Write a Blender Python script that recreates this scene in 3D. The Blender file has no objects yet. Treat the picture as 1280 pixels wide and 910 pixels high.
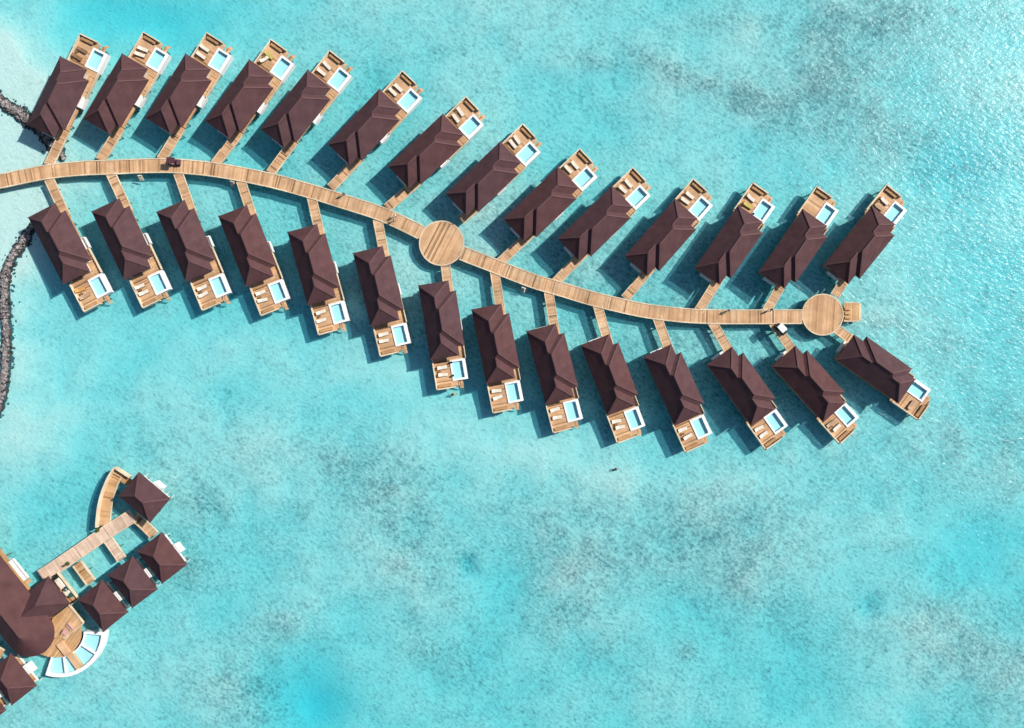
import bpy, math, random
import numpy as np
from mathutils import Vector, Matrix

random.seed(7)
R = math.radians
SC = bpy.context.scene
COL = SC.collection

# ------------------------------------------------------------------ survey
F = 28 / 36 * 1280          # focal length in photo pixels
HC = 160.8                  # flying height of the camera above the water
ZD, ZE = 1.5, 4.2           # deck level, eave level
S = 0.16                    # metres per photo pixel at deck level


def P(px, py, z=ZD):
    """ground survey: photo pixel at height z -> world point"""
    k = (HC - z) / F
    return Vector(((px - 640) * k, (455 - py) * k, z))


# ------------------------------------------------------------------ mesh builder
class MB:
    def __init__(s):
        s.v, s.f, s.t = [], [], []

    def add(s, vs, fs, tint=0.5):
        n = len(s.v)
        s.v += [tuple(p) for p in vs]
        s.f += [tuple(i + n for i in f) for f in fs]
        s.t += [tint] * len(vs)

    def box(s, x0, x1, y0, y1, z0, z1, tint=0.5):
        s.add([(x0, y0, z0), (x1, y0, z0), (x1, y1, z0), (x0, y1, z0),
               (x0, y0, z1), (x1, y0, z1), (x1, y1, z1), (x0, y1, z1)],
              [(3, 2, 1, 0), (4, 5, 6, 7), (0, 1, 5, 4), (1, 2, 6, 5), (2, 3, 7, 6), (3, 0, 4, 7)], tint)

    def prism(s, poly, z0, z1, tint=0.5):
        a = sum(poly[i][0] * poly[(i + 1) % len(poly)][1] - poly[(i + 1) % len(poly)][0] * poly[i][1]
                for i in range(len(poly)))
        if a < 0:
            poly = poly[::-1]
        n = len(poly)
        vs = [(p[0], p[1], z0) for p in poly] + [(p[0], p[1], z1) for p in poly]
        fs = [tuple(range(n))[::-1], tuple(range(n, 2 * n))]
        fs += [(i, (i + 1) % n, n + (i + 1) % n, n + i) for i in range(n)]
        s.add(vs, fs, tint)

    def beam(s, a, b, w, h, tint=0.5):
        """horizontal-ish bar from a to b, w wide, h high (a, b on the axis)"""
        a, b = Vector(a), Vector(b)
        d = (b - a).normalized()
        up = Vector((0, 0, 1)) if abs(d.z) < .95 else Vector((1, 0, 0))
        x = d.cross(up).normalized() * w / 2
        y = x.cross(d).normalized() * h / 2
        vs = [a - x - y, a + x - y, a + x + y, a - x + y, b - x - y, b + x - y, b + x + y, b - x + y]
        s.add(vs, [(0, 1, 2, 3), (7, 6, 5, 4), (4, 5, 1, 0), (5, 6, 2, 1), (6, 7, 3, 2), (7, 4, 0, 3)], tint)

    def tube(s, a, b, r, n=8, r2=None, tint=0.5):
        a, b = Vector(a), Vector(b)
        r2 = r if r2 is None else r2
        d = (b - a).normalized()
        x = d.orthogonal().normalized()
        y = d.cross(x)
        vs = []
        for c, rr in ((a, r), (b, r2)):
            for i in range(n):
                t = 2 * math.pi * i / n
                vs.append(c + x * rr * math.cos(t) + y * rr * math.sin(t))
        fs = [(i, (i + 1) % n, n + (i + 1) % n, n + i) for i in range(n)]
        fs += [tuple(range(n))[::-1], tuple(range(n, 2 * n))]
        s.add(vs, fs, tint)

    def blob(s, c, rx, ry, rz, n=8, m=5, jit=0, tint=0.5, rot=0, rnd=random):
        vs, fs = [], []
        c = Vector(c)
        M = Matrix.Rotation(rot, 3, 'Z')
        for j in range(m + 1):
            th = math.pi * j / m
            k = 1 if j in (0, m) else n
            for i in range(k):
                ph = 2 * math.pi * i / n
                q = 1 + jit * rnd.uniform(-1, 1)
                vs.append(c + M @ Vector((rx * q * math.sin(th) * math.cos(ph), ry * q * math.sin(th) * math.sin(ph),
                                          rz * q * math.cos(th))))
        idx = lambda j, i: 0 if j == 0 else (1 + (m - 1) * n if j == m else 1 + (j - 1) * n + i % n)
        for j in range(m):
            for i in range(n):
                q = [idx(j, i), idx(j + 1, i), idx(j + 1, i + 1), idx(j, i + 1)]
                w = []
                for a in q:
                    if a not in w:
                        w.append(a)
                fs.append(tuple(w))
        s.add(vs, fs, tint)

    def mirror(s):
        s.v = [(-p[0], p[1], p[2]) for p in s.v]
        s.f = [f[::-1] for f in s.f]
        return s

    def build(s, name, mat, parent=None, smooth=False, shift=None):
        me = bpy.data.meshes.new(name)
        vs = s.v if shift is None else [(p[0] + shift[0], p[1] + shift[1], p[2] + shift[2]) for p in s.v]
        me.from_pydata(vs, [], s.f)
        at = me.attributes.new('tint', 'FLOAT', 'POINT')
        at.data.foreach_set('value', s.t)
        me.materials.append(mat)
        if smooth:
            me.polygons.foreach_set('use_smooth', [True] * len(me.polygons))
        me.update()
        o = bpy.data.objects.new(name, me)
        COL.objects.link(o)
        o.parent = parent
        return o


def tag(o, label=None, cat=None, group=None, kind=None):
    if label: o['label'] = label
    if cat: o['category'] = cat
    if group: o['group'] = group
    if kind: o['kind'] = kind
    return o


def empty(name, loc, rz=0, label=None, cat=None, group=None):
    o = bpy.data.objects.new(name, None)
    COL.objects.link(o)
    o.empty_display_size = .5
    o.location = loc
    o.rotation_euler = (0, 0, rz)
    return tag(o, label, cat, group)


KIDS = {}


def kids(o):
    return list(o.children)


def copy_tree(o, parent=None):
    c = o.copy()
    COL.objects.link(c)
    c.parent = parent
    for ch in kids(o):
        copy_tree(ch, c)
    return c


# ------------------------------------------------------------------ materials
def new_mat(name):
    m = bpy.data.materials.new(name)
    m.use_nodes = True
    nt = m.node_tree
    nt.nodes.clear()
    out = nt.nodes.new('ShaderNodeOutputMaterial')
    return m, nt, out


def N(nt, typ, **kw):
    n = nt.nodes.new(typ)
    for k, v in kw.items():
        if k.startswith('i_'):
            n.inputs[k[2:].replace('_', ' ')].default_value = v
        else:
            setattr(n, k, v)
    return n


def noise(nt, scale, detail=3, rough=.5, vec=None, dist=0):
    n = N(nt, 'ShaderNodeTexNoise')
    n.inputs['Scale'].default_value = scale
    n.inputs['Detail'].default_value = detail
    n.inputs['Roughness'].default_value = rough
    n.inputs['Distortion'].default_value = dist
    if vec is not None:
        nt.links.new(vec, n.inputs['Vector'])
    return n.outputs['Fac']


def ramp(nt, fac, stops, interp='LINEAR'):
    r = N(nt, 'ShaderNodeValToRGB')
    e = r.color_ramp.elements
    r.color_ramp.interpolation = interp
    while len(e) < len(stops):
        e.new(.5)
    for i, (p, c) in enumerate(stops):
        e[i].position = p
        e[i].color = (c[0], c[1], c[2], 1) if hasattr(c, '__len__') else (c, c, c, 1)
    nt.links.new(fac, r.inputs['Fac'])
    return r.outputs['Color']


def mixc(nt, fac, a, b, mode='MIX'):
    m = N(nt, 'ShaderNodeMix', data_type='RGBA', blend_type=mode)
    for sock, v in ((m.inputs[0], fac), (m.inputs[6], a), (m.inputs[7], b)):
        if hasattr(v, 'links') or hasattr(v, 'is_linked'):
            nt.links.new(v, sock)
        elif hasattr(v, '__len__'):
            sock.default_value = (v[0], v[1], v[2], 1)
        else:
            sock.default_value = v
    return m.outputs[2]


def math_(nt, op, a, b=None, c=None, clamp=False):
    m = N(nt, 'ShaderNodeMath', operation=op, use_clamp=clamp)
    for i, v in enumerate((a, b, c)):
        if v is None: continue
        if hasattr(v, 'is_linked'):
            nt.links.new(v, m.inputs[i])
        else:
            m.inputs[i].default_value = v
    return m.outputs[0]


def coords(nt, kind='Object'):
    return N(nt, 'ShaderNodeTexCoord').outputs[kind]


def attr(nt, name):
    return N(nt, 'ShaderNodeAttribute', attribute_name=name).outputs['Fac']


def principled(nt, out, col, rough=.7, bump=None, bstr=.3, bdist=.05, spec=.3):
    p = N(nt, 'ShaderNodeBsdfPrincipled')
    p.inputs['Roughness'].default_value = rough
    p.inputs['Specular IOR Level'].default_value = spec
    if hasattr(col, 'is_linked'):
        nt.links.new(col, p.inputs['Base Color'])
    else:
        p.inputs['Base Color'].default_value = (*col, 1)
    if bump is not None:
        b = N(nt, 'ShaderNodeBump')
        b.inputs['Strength'].default_value = bstr
        b.inputs['Distance'].default_value = bdist
        nt.links.new(bump, b.inputs['Height'])
        nt.links.new(b.outputs[0], p.inputs['Normal'])
    nt.links.new(p.outputs[0], out.inputs['Surface'])
    return p


def mat_plain(name, col, rough=.6, var=.12, scale=2.5, spec=.3):
    m, nt, out = new_mat(name)
    n = noise(nt, scale, 4, .6, coords(nt))
    lo = [c * (1 - var) for c in col]
    hi = [min(1, c * (1 + var)) for c in col]
    principled(nt, out, ramp(nt, n, [(.3, lo), (.7, hi)]), rough, n, .15, .02, spec)
    return m


def mat_wood(name, stops, rough=.75):
    m, nt, out = new_mat(name)
    t = attr(nt, 'tint')
    geo = N(nt, 'ShaderNodeNewGeometry').outputs['Position']
    big = noise(nt, .35, 4, .6, geo)
    fine = noise(nt, 6, 3, .6, geo)
    c = ramp(nt, t, stops)
    c = mixc(nt, 1, c, ramp(nt, big, [(.3, .74), (.7, 1.14)]), 'MULTIPLY')
    c = mixc(nt, 1, c, ramp(nt, fine, [(.25, .80), (.75, 1.14)]), 'MULTIPLY')
    principled(nt, out, c, rough, fine, .3, .02, .25)
    return m


def mat_roof(name, base):
    m, nt, out = new_mat(name)
    co = coords(nt)
    oi = N(nt, 'ShaderNodeObjectInfo').outputs['Random']
    big = noise(nt, .5, 4, .6, co)
    fine = noise(nt, 7, 3, .7, co)
    geo = N(nt, 'ShaderNodeNewGeometry').outputs['Position']
    sx = N(nt, 'ShaderNodeSeparateXYZ')
    nt.links.new(geo, sx.inputs[0])
    wv = math_(nt, 'FRACT', math_(nt, 'MULTIPLY', sx.outputs[2], 6.0))      # shingle courses by height
    c = ramp(nt, big, [(.25, [v * .74 for v in base]), (.75, [base[0] * 1.22, base[1] * 1.26, base[2] * 1.28])])
    c = mixc(nt, 1, c, ramp(nt, fine, [(.25, .78), (.75, 1.2)]), 'MULTIPLY')
    c = mixc(nt, 1, c, ramp(nt, wv, [(0, .72), (.25, 1.04)]), 'MULTIPLY')
    c = mixc(nt, 1, c, ramp(nt, oi, [(0, (1.08, .98, .96)), (1, (.95, 1.0, 1.08))]), 'MULTIPLY')
    h = math_(nt, 'ADD', wv, math_(nt, 'MULTIPLY', fine, .8))
    principled(nt, out, c, .82, h, .5, .03, .2)
    return m


M = {}
M['deck'] = mat_wood('deck_wood', [(0, (.22, .12, .06)), (.3, (.50, .285, .145)), (.65, (.67, .41, .225)), (1, (.80, .56, .35))])
M['deck2'] = mat_wood('honey_wood', [(0, (.22, .11, .045)), (.35, (.50, .275, .12)), (.7, (.64, .39, .20)), (1, (.74, .52, .31))])
M['pinkdeck'] = mat_wood('bleached_wood', [(0, (.36, .23, .175)), (.35, (.60, .42, .31)), (.7, (.73, .54, .41)), (1, (.80, .63, .50))])
M['cream'] = mat_wood('cream_timber', [(0, (.58, .45, .29)), (1, (.80, .67, .49))])
M['pile'] = mat_wood('pile_timber', [(0, (.10, .07, .05)), (1, (.28, .21, .15))])
M['roof'] = mat_roof('brown_shingle', (.088, .042, .043))
M['roofcap'] = mat_plain('ridge_shingle', (.112, .055, .056), .8)
M['white'] = mat_plain('white_plaster', (.80, .80, .79), .55, .05)
M['wall'] = mat_plain('pale_wall_boards', (.62, .56, .48), .7, .1)
M['tile'] = mat_plain('pool_tile', (.66, .84, .87), .3, .06, 4)
M['glass'] = mat_plain('window_glass', (.03, .045, .05), .06, .2, 2, .6)
M['cloth'] = mat_plain('white_cushion', (.72, .65, .54), .9, .06, 5)
M['yellow'] = mat_plain('yellow_towel', (.50, .42, .11), .9, .1, 5)
M['orange'] = mat_plain('orange_cushion', (.58, .30, .09), .9, .1, 5)
M['tan'] = mat_plain('tan_cushion', (.42, .29, .19), .9, .1, 5)
M['teak'] = mat_plain('teak_frame', (.23, .13, .07), .7, .2, 6)
M['black'] = mat_plain('black_rubber', (.02, .02, .022), .6, .2, 6)
M['maroon'] = mat_plain('maroon_canvas', (.085, .03, .042), .6, .15, 4)
M['teal'] = mat_plain('dark_teal_cloth', (.03, .09, .09), .85, .15, 5)
M['rose'] = mat_plain('rose_cushion', (.55, .34, .29), .9, .08, 5)
M['skin'] = mat_plain('skin', (.45, .27, .19), .6, .06, 8)
M['hair'] = mat_plain('dark_hair', (.03, .02, .015), .7, .2, 20)
M['navy'] = mat_plain('navy_cloth', (.03, .04, .08), .85, .15, 8)
M['brown_cloth'] = mat_plain('brown_cloth', (.12, .06, .05), .85, .15, 8)
M['leaf'] = mat_wood('leaf_green', [(0, (.035, .06, .012)), (.5, (.09, .12, .02)), (1, (.19, .20, .035))])


def mat_rock():
    m, nt, out = new_mat('coral_rock')
    t = attr(nt, 'tint')
    geo = N(nt, 'ShaderNodeNewGeometry').outputs['Position']
    sx = N(nt, 'ShaderNodeSeparateXYZ')
    nt.links.new(geo, sx.inputs[0])
    n = noise(nt, 3, 4, .65, geo)
    c = ramp(nt, t, [(0, (.10, .085, .09)), (.4, (.24, .215, .21)), (1, (.52, .48, .46))])
    c = mixc(nt, 1, c, ramp(nt, n, [(.3, .6), (.7, 1.2)]), 'MULTIPLY')
    wet = ramp(nt, math_(nt, 'ADD', sx.outputs[2], math_(nt, 'MULTIPLY', n, .3)), [(.22, (.16, .15, .15)), (.55, (1, 1, 1))])
    c = mixc(nt, 1, c, wet, 'MULTIPLY')             # algae and wet stone round the water line
    principled(nt, out, c, .85, n, .6, .08, .2)
    return m


M['rock'] = mat_rock()


def streaks(nt, vec, ang, sq):
    a = N(nt, 'ShaderNodeMapping')
    a.inputs['Rotation'].default_value = (0, 0, R(ang))
    b = N(nt, 'ShaderNodeMapping')
    b.inputs['Scale'].default_value = (sq, 1, 1)
    nt.links.new(vec, a.inputs[0])
    nt.links.new(a.outputs[0], b.inputs[0])
    return b


def schlick(nt):
    lw = N(nt, 'ShaderNodeLayerWeight')
    return math_(nt, 'MULTIPLY_ADD', math_(nt, 'POWER', lw.outputs['Facing'], 5), .96, .022)


def mat_poolwater():
    m, nt, out = new_mat('pool_water')
    geo = N(nt, 'ShaderNodeNewGeometry').outputs['Position']
    n = noise(nt, 2.2, 2, .5, geo)
    b = N(nt, 'ShaderNodeBump')
    b.inputs['Strength'].default_value = .25
    b.inputs['Distance'].default_value = .05
    nt.links.new(n, b.inputs['Height'])
    tr = N(nt, 'ShaderNodeBsdfTransparent')
    tr.inputs[0].default_value = (.74, .95, .97, 1)
    gl = N(nt, 'ShaderNodeBsdfGlossy')
    gl.inputs['Roughness'].default_value = .05
    nt.links.new(b.outputs[0], gl.inputs['Normal'])
    mx = N(nt, 'ShaderNodeMixShader')
    nt.links.new(schlick(nt), mx.inputs[0])
    nt.links.new(tr.outputs[0], mx.inputs[1])
    nt.links.new(gl.outputs[0], mx.inputs[2])
    nt.links.new(mx.outputs[0], out.inputs['Surface'])
    return m


M['poolwater'] = mat_poolwater()


def mat_sea():
    m, nt, out = new_mat('lagoon_water')
    geo = N(nt, 'ShaderNodeNewGeometry').outputs['Position']
    mp = streaks(nt, geo, 30, .45)
    n1 = noise(nt, 1.25, 2, .6, mp.outputs[0], .5)
    n2 = noise(nt, 1.6, 2, .55, streaks(nt, geo, -25, .4).outputs[0], .4)
    h = math_(nt, 'ADD', n1, math_(nt, 'MULTIPLY', n2, .8))
    b = N(nt, 'ShaderNodeBump')
    b.inputs['Strength'].default_value = 1
    b.inputs['Distance'].default_value = WAVE
    nt.links.new(h, b.inputs['Height'])
    tr = N(nt, 'ShaderNodeBsdfTransparent')
    tr.inputs[0].default_value = (.97, 1, 1, 1)
    df = N(nt, 'ShaderNodeBsdfDiffuse')
    df.inputs[0].default_value = (.10, .64, .78, 1)
    nt.links.new(b.outputs[0], df.inputs['Normal'])
    mx = N(nt, 'ShaderNodeMixShader')
    mx.inputs[0].default_value = SCATTER
    nt.links.new(tr.outputs[0], mx.inputs[1])
    nt.links.new(df.outputs[0], mx.inputs[2])
    gl = N(nt, 'ShaderNodeBsdfGlossy')
    gl.inputs['Roughness'].default_value = .3
    nt.links.new(b.outputs[0], gl.inputs['Normal'])
    mx2 = N(nt, 'ShaderNodeMixShader')
    nt.links.new(schlick(nt), mx2.inputs[0])
    nt.links.new(mx.outputs[0], mx2.inputs[1])
    nt.links.new(gl.outputs[0], mx2.inputs[2])
    nt.links.new(mx2.outputs[0], out.inputs['Surface'])
    va = N(nt, 'ShaderNodeVolumeAbsorption')
    va.inputs['Color'].default_value = ABSORB
    va.inputs['Density'].default_value = ADENS
    nt.links.new(va.outputs[0], out.inputs['Volume'])
    return m


WAVE = .135
SCATTER = .14
ABSORB = (.08, .875, .95, 1)
ADENS = .50
M['sea'] = mat_sea()


def mat_seabed():
    m, nt, out = new_mat('coral_sand')
    geo = N(nt, 'ShaderNodeNewGeometry').outputs['Position']
    rub = attr(nt, 'rubble')
    cl = attr(nt, 'clean')
    mp = streaks(nt, geo, 38, .62)
    nf = noise(nt, 1.9, 3, .75, mp.outputs[0], .4)  # fine mottle: coral specks and wave-ripple light put into the sand colour
    nm = noise(nt, .28, 4, .62, geo, .3)
    nb = noise(nt, .06, 4, .6, geo)
    v = N(nt, 'ShaderNodeTexVoronoi', feature='SMOOTH_F1')
    v.inputs['Scale'].default_value = 1.5
    v.inputs['Randomness'].default_value = 1
    nt.links.new(geo, v.inputs['Vector'])
    # fraction of coral fragments on the sand, plus ripple light painted as fine streaks
    spread = math_(nt, 'ADD', math_(nt, 'MULTIPLY', rub, .14), math_(nt, 'MULTIPLY', math_(nt, 'SUBTRACT', nm, .5), .42))
    spread = math_(nt, 'ADD', spread, math_(nt, 'MULTIPLY', math_(nt, 'SUBTRACT', nb, .5), .18))
    nf = math_(nt, 'MULTIPLY_ADD', nf, 1.2, -.10)
    f = math_(nt, 'ADD', nf, spread)
    f = math_(nt, 'ADD', f, math_(nt, 'MULTIPLY', math_(nt, 'SUBTRACT', v.outputs['Distance'], .35), .22))
    f = math_(nt, 'SUBTRACT', f, math_(nt, 'MULTIPLY', cl, .2))
    c = ramp(nt, f, [(.28, (.85, .81, .72)), (.50, (.74, .715, .645)), (.66, (.55, .53, .48)), (.82, (.31, .325, .31)), (1, (.16, .17, .165))])
    v2 = N(nt, 'ShaderNodeTexVoronoi', feature='F1')
    v2.inputs['Scale'].default_value = .9
    nt.links.new(geo, v2.inputs['Vector'])
    head = math_(nt, 'SUBTRACT', math_(nt, 'MULTIPLY_ADD', rub, .26, .02), v2.outputs['Distance'])
    head = math_(nt, 'MULTIPLY', math_(nt, 'ADD', head, math_(nt, 'MULTIPLY_ADD', nf, .3, -.15)), 9, clamp=True)
    c = mixc(nt, math_(nt, 'MULTIPLY', head, .45), c, (.13, .15, .145))          # coral heads
    hgt = math_(nt, 'ADD', f, nf)
    principled(nt, out, c, .95, hgt, .5, .12, .1)
    return m


M['seabed'] = mat_seabed()

# ------------------------------------------------------------------ seabed and water
def axis(lo, hi, step, far, n):
    a = list(np.arange(lo, hi + step / 2, step))
    e = np.geomspace(step, far - hi, n)
    return np.array([lo - x for x in e[::-1]] + a + [hi + x for x in e])


xs = axis(-128, 128, .8, 6000, 18)
ys = axis(-98, 98, .8, 6000, 18)
XX, YY = np.meshgrid(xs, ys)
kk = (HC + 1.3) / F
PX, PY = XX / kk + 640, 455 - YY / kk


def g(px, py, rx, ry=None, ang=0):
    ry = ry or rx
    c, s_ = math.cos(R(ang)), math.sin(R(ang))
    dx, dy = PX - px, PY - py
    a = (dx * c + dy * s_) / rx
    b = (-dx * s_ + dy * c) / ry
    return np.exp(-(a * a + b * b))


def vnoise(sc, seed):
    rs = np.random.RandomState(seed)
    G = rs.rand(64, 64)
    x, y = (PX / sc) % 64, (PY / sc) % 64
    i, j = np.floor(x).astype(int), np.floor(y).astype(int)
    u, v = x - i, y - j
    u, v = u * u * (3 - 2 * u), v * v * (3 - 2 * v)
    i, j = i % 64, j % 64
    i1, j1 = (i + 1) % 64, (j + 1) % 64
    return (G[j, i] * (1 - u) + G[j, i1] * u) * (1 - v) + (G[j1, i] * (1 - u) + G[j1, i1] * u) * v


fb = (vnoise(120, 1) + .8 * vnoise(55, 2) + .5 * vnoise(26, 3) + .3 * vnoise(13, 4)) / 2.6 - .5
depth = 1.02 + fb * 1.25
shore = np.clip(1.15 * g(-50, 95, 110, 75) + 1.15 * g(-45, 300, 110, 95) + .45 * g(10, 480, 60, 110) + .30 * g(60, 540, 70, 70)
                + .35 * g(30, 180, 120, 60), 0, 1)
depth -= shore * 1.0
for (px, py, rx, ry, a, d) in [(390, 884, 52, 46, 20, 1.5), (170, 20, 110, 45, 0, .8), (1188, 195, 50, 60, 0, .7),
                               (1215, 690, 60, 60, 0, .7), (630, 735, 40, 50, 0, .6), (585, 705, 12, 14, 0, .9),
                               (1088, 755, 16, 14, 0, .8), (60, 620, 60, 50, 0, .3), (250, 15, 120, 40, 0, .5),
                               (1250, 450, 60, 120, 0, .25), (980, 830, 70, 60, 0, .3), (300, 500, 150, 40, 10, .2)]:
    depth += d * g(px, py, rx, ry, a)
for (px, py, rx, ry, a, d) in [(500, 480, 160, 40, 15, .35), (650, 570, 200, 35, 12, .35), (600, 60, 90, 120, 0, .15),
                               (930, 610, 160, 30, -5, .25), (1130, 420, 70, 80, 0, .25), (310, 560, 100, 50, 30, .2)]:
    depth -= d * g(px, py, rx, ry, a)
rub = np.zeros_like(PX)
for (px, py, rx, ry, a, d) in [
    (840, 92, 70, 16, 28, 1.1), (740, 75, 45, 16, 10, .75), (945, 128, 60, 20, 25, 1.4), (1050, 60, 70, 60, 20, 1.0),
    (1030, 110, 40, 25, 20, .6), (1110, 20, 80, 30, 0, .9), (900, 30, 60, 20, 0, .5), (1160, 200, 60, 60, 0, .45), (1060, 160, 120, 40, 20, .5),
    (255, 628, 40, 28, 20, .9), (480, 600, 70, 45, 20, .95), (415, 570, 40, 18, 20, .6), (520, 690, 80, 50, 40, .8),
    (700, 690, 90, 60, 25, .95), (690, 770, 60, 40, 0, .7), (870, 665, 130, 50, 0, 1.0), (930, 730, 90, 50, 30, .75),
    (1190, 780, 80, 60, 20, .95), (1262, 560, 22, 60, 0, .8), (1265, 850, 60, 60, 0, .8), (355, 780, 40, 25, 30, .7), (545, 815, 70, 25, 35, .7),
    (300, 850, 60, 50, 0, .9), (340, 890, 40, 30, 0, .7), (1190, 545, 14, 14, 0, 1.1), (1090, 755, 14, 14, 0, .7), (583, 703, 14, 14, 0, .8),
    (860, 812, 14, 12, 0, .8), (240, 700, 22, 45, 0, .8), (210, 590, 40, 15, 20, .3), (1080, 400, 90, 8, 5, .5), (1190, 420, 40, 30, 0, .3),
    (480, 110, 90, 40, 20, .15), (600, 250, 260, 60, 25, .45), (900, 370, 260, 70, 15, .65), (560, 380, 260, 60, 15, .35), (900, 480, 180, 50, 10, .55), (1060, 120, 220, 110, 10, .3), (1180, 560, 100, 60, 0, .3),
    (790, 840, 90, 40, 20, .4), (1000, 560, 90, 40, 0, .3), (40, 440, 26, 60, 10, .25), (60, 290, 14, 60, 0, .15)]:
    rub += d * g(px, py, rx, ry, a) * (.65 + .9 * np.clip(vnoise(18, 9) + .0, 0, 1))
rub = np.clip(rub, 0, 1.8)
depth = np.clip(depth - .22 * np.clip(rub, 0, 1.2), .22, 6)
clean = np.clip(shore * 1.3 + g(180, 25, 130, 50) + g(390, 885, 50) + .6 * g(500, 480, 140, 40, 12) + .5 * g(630, 560, 160, 30, 10)
                + .5 * g(200, 440, 160, 60) + .4 * g(640, 735, 50) + .5 * g(1210, 690, 60), 0, 1)
ZZ = -depth
ZZ += rub * .10 * (vnoise(5, 5) - .3)
nx, ny = len(xs), len(ys)
verts = np.stack([XX, YY, ZZ], -1).reshape(-1, 3)
ii = np.arange(nx * ny).reshape(ny, nx)
faces = np.stack([ii[:-1, :-1], ii[:-1, 1:], ii[1:, 1:], ii[1:, :-1]], -1).reshape(-1, 4)
me = bpy.data.meshes.new('seabed')
me.from_pydata(verts.tolist(), [], faces.tolist())
for nm, arr in (('rubble', rub), ('clean', clean)):
    at = me.attributes.new(nm, 'FLOAT', 'POINT')
    at.data.foreach_set('value', arr.reshape(-1).astype(np.float32))
me.polygons.foreach_set('use_smooth', [True] * len(me.polygons))
me.materials.append(M['seabed'])
sb = bpy.data.objects.new('seabed', me)
COL.objects.link(sb)
tag(sb, 'pale coral sand floor of the lagoon with darker rubble patches', 'seabed', kind='structure')
w = MB()
w.box(-5900, 5900, -5900, 5900, -9, 0)
tag(w.build('water', M['sea']), 'clear rippled turquoise lagoon water over the sand', 'water', kind='structure')


# ------------------------------------------------------------------ timber decks
def tints():
    """slowly drifting plank tone"""
    t = .6
    while True:
        t += random.gauss(0, .05)
        t += (.6 - t) * .25
        x = t + random.gauss(0, .12)
        if random.random() < .07: x -= .45
        yield min(1, max(0, x))


TG = tints()


def plank_rect(mb, x0, x1, y0, y1, z, along='y', w=.24, gap=.025, th=.06):
    """boards of a rectangular deck; they run along x or y"""
    a0, a1 = (x0, x1) if along == 'y' else (y0, y1)
    n = max(1, round((a1 - a0) / w))
    st = (a1 - a0) / n
    for i in range(n):
        p, q = a0 + i * st + gap / 2, a0 + (i + 1) * st - gap / 2
        if along == 'y':
            mb.box(p, q, y0, y1, z - th, z, next(TG))
        else:
            mb.box(x0, x1, p, q, z - th, z, next(TG))


def resample(pts, step):
    pts = [Vector(p) for p in pts]
    # Catmull-Rom then equal steps
    dense = []
    for i in range(len(pts) - 1):
        p0, p1, p2, p3 = pts[max(0, i - 1)], pts[i], pts[i + 1], pts[min(len(pts) - 1, i + 2)]
        for k in range(12):
            t = k / 12
            dense.append(.5 * ((2 * p1) + (p2 - p0) * t + (2 * p0 - 5 * p1 + 4 * p2 - p3) * t * t + (3 * p1 - p0 - 3 * p2 + p3) * t ** 3))
    dense.append(pts[-1])
    L = [0]
    for a, b in zip(dense, dense[1:]):
        L.append(L[-1] + (b - a).length)
    n = max(1, round(L[-1] / step))
    out, j = [], 0
    for i in range(n + 1):
        s_ = L[-1] * i / n
        while j < len(L) - 2 and L[j + 1] < s_:
            j += 1
        t = (s_ - L[j]) / max(1e-6, L[j + 1] - L[j])
        out.append(dense[j].lerp(dense[j + 1], t))
    return out


def strip_deck(root, line, width, z, mat, skip=None, step=.30, gap=.03, edge=.2, edge_h=.10, edges=(1, 1), pile_step=6.0, inset=.1,
               emat=None, joints=0, sub=0.12):
    """a plank walkway along a world polyline; edge beams and piles are parts"""
    pl = resample(line, step)
    inv = root.matrix_basis.inverted()
    loc = [inv @ Vector((p.x, p.y, 0)) for p in pl]
    loc = [Vector((p.x, p.y, 0)) for p in loc]
    nrm = []
    for i in range(len(loc)):
        d = (loc[min(i + 1, len(loc) - 1)] - loc[max(i - 1, 0)]).normalized()
        nrm.append(Vector((d.y, -d.x, 0)))
    mb = MB()
    hw = width / 2 - edge
    for i in range(len(loc) - 1):
        if skip and skip(pl[i].lerp(pl[i + 1], .5)):
            if mb.v:
                mb.build('deck_boards', mat, root)
                mb = MB()
            continue
        a, b = loc[i], loc[i + 1]
        d = (b - a)
        gp = d.normalized() * gap / 2
        t = next(TG)
        if joints and i % joints == 0:
            t *= .5
        quad = [a + gp + nrm[i] * hw, b - gp + nrm[i + 1] * hw, b - gp - nrm[i + 1] * hw, a + gp - nrm[i] * hw]
        mb.prism([(q.x, q.y) for q in quad], z - .06, z, t)
    if mb.v: mb.build('deck_boards', mat, root)
    for sgn, on in zip((1, -1), edges):
        if not on: continue
        eb = MB()
        run = []
        def flush():
            if len(run) > 1:
                vs, fs = [], []
                for (p, nn) in run:
                    i0, i1 = p + nn * sgn * hw, p + nn * sgn * (hw + edge)
                    vs += [(i0.x, i0.y, z - .30), (i0.x, i0.y, z + edge_h), (i1.x, i1.y, z + edge_h), (i1.x, i1.y, z - .30)]
                for k in range(len(run) - 1):
                    for q in range(4):
                        f = (4 * k + q, 4 * k + (q + 1) % 4, 4 * k + 4 + (q + 1) % 4, 4 * k + 4 + q)
                        fs.append(f if sgn < 0 else f[::-1])
                m_ = 4 * (len(run) - 1)
                fs += [(0, 1, 2, 3), (m_ + 3, m_ + 2, m_ + 1, m_)]
                eb.add(vs, fs, random.uniform(.3, .9))
            run.clear()
        for i in range(len(loc)):
            c = pl[i]
            if skip and skip(c):
                flush()
                if eb.v:
                    eb.build('edge_beam', emat or M['cream'], root)
                    eb = MB()
                continue
            run.append((loc[i], nrm[i]))
            if len(run) > 12:
                flush(); run.append((loc[i], nrm[i]))
        flush()
        if eb.v:
            eb.build('edge_beam', emat or M['cream'], root)
    if pile_step:
        k = max(1, round(pile_step / step))
        for i in range(k // 2, len(loc), k):
            if skip and skip(pl[i]): continue
            for sg in (1, -1):
                q = loc[i] + nrm[i] * sg * (hw - inset)
                add_pile(root, (q.x, q.y, z - .08))
    return root


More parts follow.
